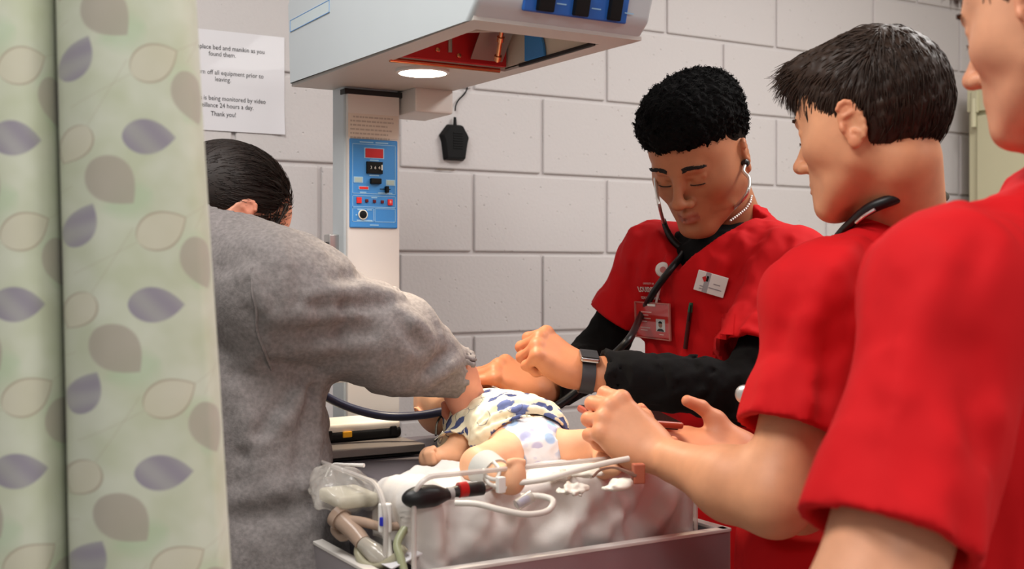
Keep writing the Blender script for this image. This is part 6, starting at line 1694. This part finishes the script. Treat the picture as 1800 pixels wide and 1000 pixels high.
# phone
pc = W(1108, 733, 1.765); px_ = nrm(W(1200, 740, 1.80) - W(1024, 726, 1.73)); pu = nrm(D(-0.05, 0.985, -0.17)); pu = nrm(pu - px_ * np.dot(pu, px_))
Rp = np.stack([px_, np.cross(pu, px_), pu], 1)
po = empty('phone', pc, 'phone in a rust coloured case held between the hands of the brown-haired student', 'phone')
obj('case', G().obox(pc, Rp, (0.074, 0.037, 0.0052), 0.0042, 4), pm('rust_case', srgb(170, 74, 50), 0.3), po)
obj('screen', G().obox(pc + pu * 0.0046, Rp, (0.070, 0.0335, 0.0012), 0.001), pm('dark_screen', srgb(46, 24, 22), 0.08), po)
obj('camera_bump', G().obox(pc + Rp @ np.array([0.055, -0.018, -0.006]), Rp, (0.013, 0.013, 0.0016), 0.001), M_BLK, po)
for dx in (-0.03, -0.012): obj('side_key', G().obox(pc + Rp @ np.array([dx, -0.0372, 0.0]), Rp, (0.006, 0.0008, 0.0016), 0.0004), pm('copper_key', srgb(200, 120, 96), 0.3), po)
# stethoscope round the neck of the phone student
s2 = empty('stethoscope', W(1330, 640, 1.70), 'black stethoscope worn around the neck of the brown-haired student with the phone', 'stethoscope')
hp = lambda x, y, l=0.006, z=1.7: hit(B_PH, x, y, l, z)
pts = [W(1440, 470, 1.76), W(1470, 420, 1.72), W(1500, 388, 1.665), W(1530, 366, 1.635), W(1565, 352, 1.622), W(1605, 340, 1.632), W(1640, 334, 1.675), W(1660, 346, 1.74)]
obj('neck_tubing', G().tube(pts, [0.0065, 0.0065, 0.0068, 0.0085, 0.0085, 0.0075, 0.0075, 0.0075], 12), M_RUB, s2)
obj('spring_band', G().tube([W(1505, 391, 1.652), W(1520, 379, 1.628), W(1538, 368, 1.618)], 0.0024, 8), M_SILVER, s2)
obj('lower_tubing', G().tube([W(1440, 470, 1.76), W(1400, 560, 1.80), W(1350, 650, 1.78), W(1316, 686, 1.72)], 0.0062, 10), M_RUB, s2)
obj('chest_piece', G().lathe([(0.005, 0.010), (0.012, 0.006), (0.014, 0.0), (0.012, -0.004)], W(1309, 693, 1.70), nrm(CAMP - W(1309, 693, 1.70)), 24), M_SILVER, s2)
# dark blue hose from the sweatshirt person to the manikin
M_NAVY = pm('navy_rubber', srgb(34, 38, 66), rough=0.4)
s3 = empty('stethoscope', W(700, 734, 1.99), 'navy stethoscope tube looping under the grey sleeve to the manikin', 'stethoscope')
obj('tubing', G().tube([W(500, 640, 1.86), W(545, 678, 1.90), W(590, 706, 1.93), W(640, 724, 1.95), W(690, 732, 1.96), W(745, 729, 1.96), W(795, 719, 1.96), W(822, 712, 1.96)], 0.0072, 12), M_NAVY, s3)
obj('chest_piece', G().lathe([(0.006, 0.014), (0.010, 0.010), (0.017, 0.005), (0.019, 0.0), (0.017, -0.004)], W(836, 722, 1.94), (0.2, -0.3, 1), 24), M_STEEL, s3)

# ------------------------------------------------------------------ paper propped at the head of the bed
A, Bq, Cq, Dq = W(836, 648, 2.14), W(904, 641, 2.16), W(970, 742, 2.04), W(884, 756, 2.02)
x_ = nrm((Bq - A + Cq - Dq)); y_ = (A - Dq + Bq - Cq) / 2; hyy = np.linalg.norm(y_) / 2; y_ = nrm(y_ - x_ * np.dot(x_, y_)); z_ = np.cross(x_, y_)
Rq = np.stack([x_, y_, z_], 1); cq = (A + Bq + Cq + Dq) / 4; hxx = np.linalg.norm(Bq - A + Cq - Dq) / 4 + 0.01
pa = empty('paper_sheet', cq - y_ * hyy, 'white printed paper sheet leaning behind the manikin', 'paper')
obj('sheet', G().obox(cq, Rq, (hxx, hyy, 0.0006)), pm('copy_paper', srgb(228, 226, 224), 0.7), pa)
for i in range(12):
    w = hxx * (0.75 if i % 4 else 0.5)
    obj('printed_line', G().obox(cq + Rq @ np.array([-hxx * 0.85 + w, hyy * (0.85 - i * 0.13), 0.0009]), Rq, (w, 0.0011, 0.0002)), pm('grey_ink', srgb(150, 146, 150), 0.5), pa)

# ------------------------------------------------------------------ airway tools on the sheet
def rest(px, py, Z=1.6): return W(px, py, Z)
bu = empty('suction_bulb', W(745, 890, 1.54), 'black rubber bulb with a dark tubular handle on the white sheet', 'medical tool')
ba, bb = W(722, 874, 1.535), W(764, 872, 1.555)
S = Sculpt(); S.u(ell((ba + bb) / 2, (0.031, 0.0155, 0.0155), frame(np.cross(nrm(bb - ba), [0, 0, 1]) * -1, (0, 0, 1))), 0); S.u(cone(bb, W(792, 868, 1.57), 0.011, 0.007), 0.01)
V, F = S.mesh(*bbox([ba, W(792, 868, 1.57)], 0.04), 0.0022); obj('bulb', (V, F), M_RUB, bu, smooth=True)
obj('handle', G().tube([W(788, 866, 1.57), W(815, 862, 1.58), W(848, 858, 1.595)], [0.006, 0.0095, 0.0095], 14, 2), M_RUB, bu)
obj('collar', G().tube([W(786, 868, 1.568), W(796, 867, 1.572)], 0.0085, 14, 1), pm('clear_collar', srgb(190, 186, 184), 0.15, alpha=0.8), bu)
obj('red_label', G().tube([W(806, 861.5, 1.574), W(820, 859.5, 1.58)], 0.0104, 14, 1), M_RED, bu)
obj('metal_tip', G().tube([W(848, 858, 1.595), W(864, 855, 1.60)], [0.008, 0.005], 14, 1), M_STEEL, bu)
M_TUBE = pm('milky_tube', srgb(222, 216, 208), rough=0.25, alpha=0.9)
M_CLR = pm('clear_tube', srgb(206, 198, 186), rough=0.12, alpha=0.55, spec=0.8)
def tube_thing(name, label, pts, r, mat, cat='tubing', group=None, sub=None):
    return obj(name, G().tube([W(*p) for p in pts], r, 10), mat, None, label=label, cat=cat)
tube_thing('oxygen_tubing', 'long milky plastic tube running along the sheet beside the manikin', [(862, 856, 1.60), (900, 850, 1.60), (960, 842, 1.60), (1010, 828, 1.615), (1060, 815, 1.63), (1105, 806, 1.645)], 0.0042, M_TUBE)
tube_thing('coiled_tubing', 'white plastic tube curled in a loop on the front of the sheet', [(800, 884, 1.535), (840, 886, 1.530), (880, 896, 1.525), (925, 904, 1.53), (962, 898, 1.545), (972, 880, 1.56), (950, 872, 1.57), (915, 872, 1.57)], 0.0042, M_TUBE)
tube_thing('catheter_loop', 'thin white catheter looped around the near shin of the manikin', [(868, 812, 1.62), (878, 826, 1.60), (872, 842, 1.585), (856, 838, 1.585), (850, 826, 1.60), (860, 850, 1.58), (890, 858, 1.585)], 0.0028, M_TUBE)
cn = empty('blue_connector', W(920, 884, 1.555), 'clear connector with a blue core lying on the sheet', 'connector')
obj('shell', G().tube([W(908, 888, 1.553), W(934, 872, 1.565)], [0.0075, 0.0085], 12, 1), M_CLR, cn); obj('core', G().tube([W(912, 885, 1.553), W(928, 876, 1.562)], 0.0052, 12, 1), pm('blue_core', srgb(84, 92, 190), 0.3), cn)
wc_ = obj('wall_clip', G().obox(W(880, 852, 1.58), np.eye(3), (0.006, 0.005, 0.011), 0.002), M_WHITE, None, label='small white clip standing on the tubes by the feet', cat='clip')
sw = empty('sensor_lead', W(1120, 850, 1.63), 'brown connector block with its thin lead near the hands and phone', 'sensor')
obj('connector', G().obox(W(1122, 832, 1.63), frame(D(-0.2, 0, 1), (0, 0, 1)), (0.0085, 0.007, 0.014), 0.0022, 3), pm('brown_connector', srgb(170, 92, 68), 0.4), sw)
obj('lead', G().tube([W(1118, 836, 1.625), W(1104, 830, 1.625), W(1080, 822, 1.63), W(1056, 826, 1.625), W(1042, 838, 1.615)], [0.004, 0.003, 0.0018, 0.0018, 0.0018], 8), pm('brown_lead', srgb(120, 84, 70), 0.5), sw)
for i, (x, y, z, a, sx, lb) in enumerate(((1085, 855, 1.61, 0.3, 0.030, 'rolled white gauze pad near the brown connector'), (1030, 832, 1.66, -0.4, 0.024, 'folded white gauze between the legs of the manikin'), (985, 838, 1.68, 0.6, 0.022, 'crumpled white gauze below the diaper'), (1005, 862, 1.60, 0.1, 0.026, 'flat white gauze pad in front of the milky tube'))):
    S = Sculpt(); ca, sa = math.cos(a), math.sin(a); c_ = W(x, y, z)
    S.u(ell(c_, (sx, 0.014, 0.005), np.array([[ca, -sa, 0], [sa, ca, 0], [0, 0, 1]])), 0); S.u(ell(c_ + (0.01, 0.004, 0.004), (sx * 0.6, 0.012, 0.005)), 0.006)
    wv = waves(0.018, 200 + i); S.disp(lambda P: 0.0032 * wv(P)); V, F = S.mesh(c_ - 0.045, c_ + 0.045, 0.0025)
    obj('gauze_pad', (V, F), pm('gauze', srgb(232, 226, 214), 0.9, bump=0.3, bscale=700), None, smooth=True, label=lb, cat='gauze', group='gauze pads on the sheet')
# printed laundry mark on the sheet's hanging front
B_SH = bvh((SHV, np.array([(j * 111 + i, j * 111 + i + 1, (j + 1) * 111 + i + 1, (j + 1) * 111 + i) for j in range(90) for i in range(110)])))
rg = random.Random(12)
for r_ in range(5):
    x = 884 + r_ * 3
    while x < 918 + r_ * 2:
        w = rg.uniform(2.5, 7); y = 914 + r_ * 10 - (x - 884) * 0.22
        P = [hit(B_SH, x, y, 0.0025, 1.5), hit(B_SH, x + w, y - w * 0.22, 0.0025, 1.5), hit(B_SH, x + w, y - w * 0.22 + 4, 0.0025, 1.5), hit(B_SH, x, y + 4, 0.0025, 1.5)]
        obj('laundry_mark', (np.array(P), [(0, 3, 2, 1)]), pm('laundry_ink', srgb(128, 118, 118), 0.8), o_, smooth=False); x += w + 2
# thin black leads by the manikin's ear
obj('black_lead', G().tube([W(766, 765, 1.93), W(768, 745, 1.95), W(776, 732, 1.96), W(782, 745, 1.95), W(778, 760, 1.94), W(764, 775, 1.92)], 0.0018, 8), M_RUB, None, label='thin black lead looped beside the head of the manikin', cat='lead')

# ------------------------------------------------------------------ left tray: bag, corrugated tubes, clips
bag = Sculpt(); bc = W(612, 868, 1.66)
bag.u(ell(bc, (0.050, 0.060, 0.026), frame(D(0.3, 0, 1), (0, 0, 1))), 0); bag.u(ell(bc + (-0.01, 0.03, 0.015), (0.035, 0.04, 0.022)), 0.02)
wv1, wv2 = waves(0.045, 301), waves(0.02, 302); bag.disp(lambda P: 0.006 * wv1(P) + 0.0025 * wv2(P)); V, F = bag.mesh(bc - 0.10, bc + 0.10, 0.004)
bg = empty('plastic_bag', bc - (0, 0, 0.03), 'crumpled clear plastic bag of supplies in the left of the tray', 'bag')
obj('film', (V, F), pm('crinkled_film', srgb(226, 220, 212), rough=0.12, alpha=0.28, spec=0.9), bg, smooth=True)
S = Sculpt(); S.u(rbox(bc + (0, 0, -0.004), (0.030, 0.042, 0.010), 0.006), 0); V, F = S.mesh(bc - 0.06, bc + 0.06, 0.004)
obj('packet', (V, F), pm('cream_packet', srgb(206, 198, 176), 0.7), bg, smooth=True)
M_CORR = pm('amber_tube', srgb(176, 150, 132), rough=0.25, alpha=0.85)
def corrugated(pts, r):
    P = np.array([W(*p) for p in pts]); n = 46; t = np.linspace(0, len(P) - 1, n); Q = np.array([[np.interp(a, range(len(P)), P[:, k]) for k in range(3)] for a in t])
    return G().tube(Q, r * (1 + 0.10 * (np.arange(n) % 2)), 14, 1)
vt = empty('ventilation_tee', W(620, 925, 1.62), 'amber plastic ventilation tee with tubing lying in the left of the tray', 'medical tool')
obj('tee_body', G().tube([W(598, 912, 1.62), W(622, 934, 1.60), W(638, 954, 1.585)], [0.0135, 0.0125, 0.0115], 16, 2), M_CORR, vt)
obj('tee_mouth', G().tube([W(592, 906, 1.625), W(601, 914, 1.618)], 0.0165, 16, 1), M_CORR, vt)
obj('mask_stub', G().tube([W(638, 954, 1.585), W(662, 974, 1.57), W(680, 986, 1.56)], [0.0105, 0.014, 0.010], 14, 3), M_CLR, vt)
obj('side_port', G().tube([W(612, 915, 1.612), W(640, 918, 1.60), W(672, 926, 1.585), W(708, 924, 1.575)], [0.008, 0.0068, 0.006, 0.006], 12, 4), M_CORR, vt)
obj('gas_hose', G().tube([W(634, 952, 1.59), W(630, 972, 1.585), W(640, 990, 1.57), W(662, 996, 1.56), W(690, 984, 1.55), W(712, 962, 1.55)], 0.0062, 12), pm('olive_tube', srgb(168, 162, 138), rough=0.3, alpha=0.85), vt)
obj('gas_hose', G().tube([W(596, 918, 1.63), W(588, 930, 1.63), W(600, 944, 1.62), W(616, 940, 1.61)], 0.006, 12), M_CORR, vt)
tube_thing('green_tubing', 'greenish plastic tube rising between the clear panels in the tray', [(712, 1010, 1.53), (704, 980, 1.54), (698, 958, 1.55), (706, 938, 1.56), (722, 918, 1.57)], 0.0058, pm('green_tube', srgb(158, 162, 128), rough=0.3, alpha=0.9))
tube_thing('drain_tubing', 'pale plastic tube hanging down behind the left clear panel', [(676, 900, 1.58), (680, 930, 1.57), (684, 965, 1.56), (690, 1005, 1.55)], 0.0045, M_TUBE)
cl2 = empty('tube_clamp', W(676, 930, 1.565), 'white tube clamp with a blue dot beside the left clear panel', 'clamp')
obj('jaw', G().obox(W(677, 910, 1.565), frame(D(0.1, 0, 1), (0, 0, 1)), (0.009, 0.005, 0.020), 0.003, 3), M_WHITE, cl2)
obj('blue_dot', G().obox(W(673, 917, 1.557), frame(D(0.1, 0, 1), (0, 0, 1)), (0.0045, 0.002, 0.006), 0.0015), pm('blue_mark', srgb(36, 44, 176), 0.3), cl2)
obj('paper_slip', G().obox(W(706, 982, 1.55), frame(D(0.8, 0.3, 0.5), (0, 0, 1)), (0.016, 0.024, 0.0008)), M_PAPER, None, label='small white paper slip lying among the tubes in the tray', cat='paper')
obj('wire_hook', G().tube([W(572, 838, 1.72), W(580, 822, 1.72), W(588, 815, 1.715), W(606, 816, 1.705), W(640, 818, 1.69)], [0.0014, 0.0014, 0.0014, 0.0016, 0.0030], 8), M_WHITE, None, label='thin white wire clip hooked over the left clear panel', cat='clip')
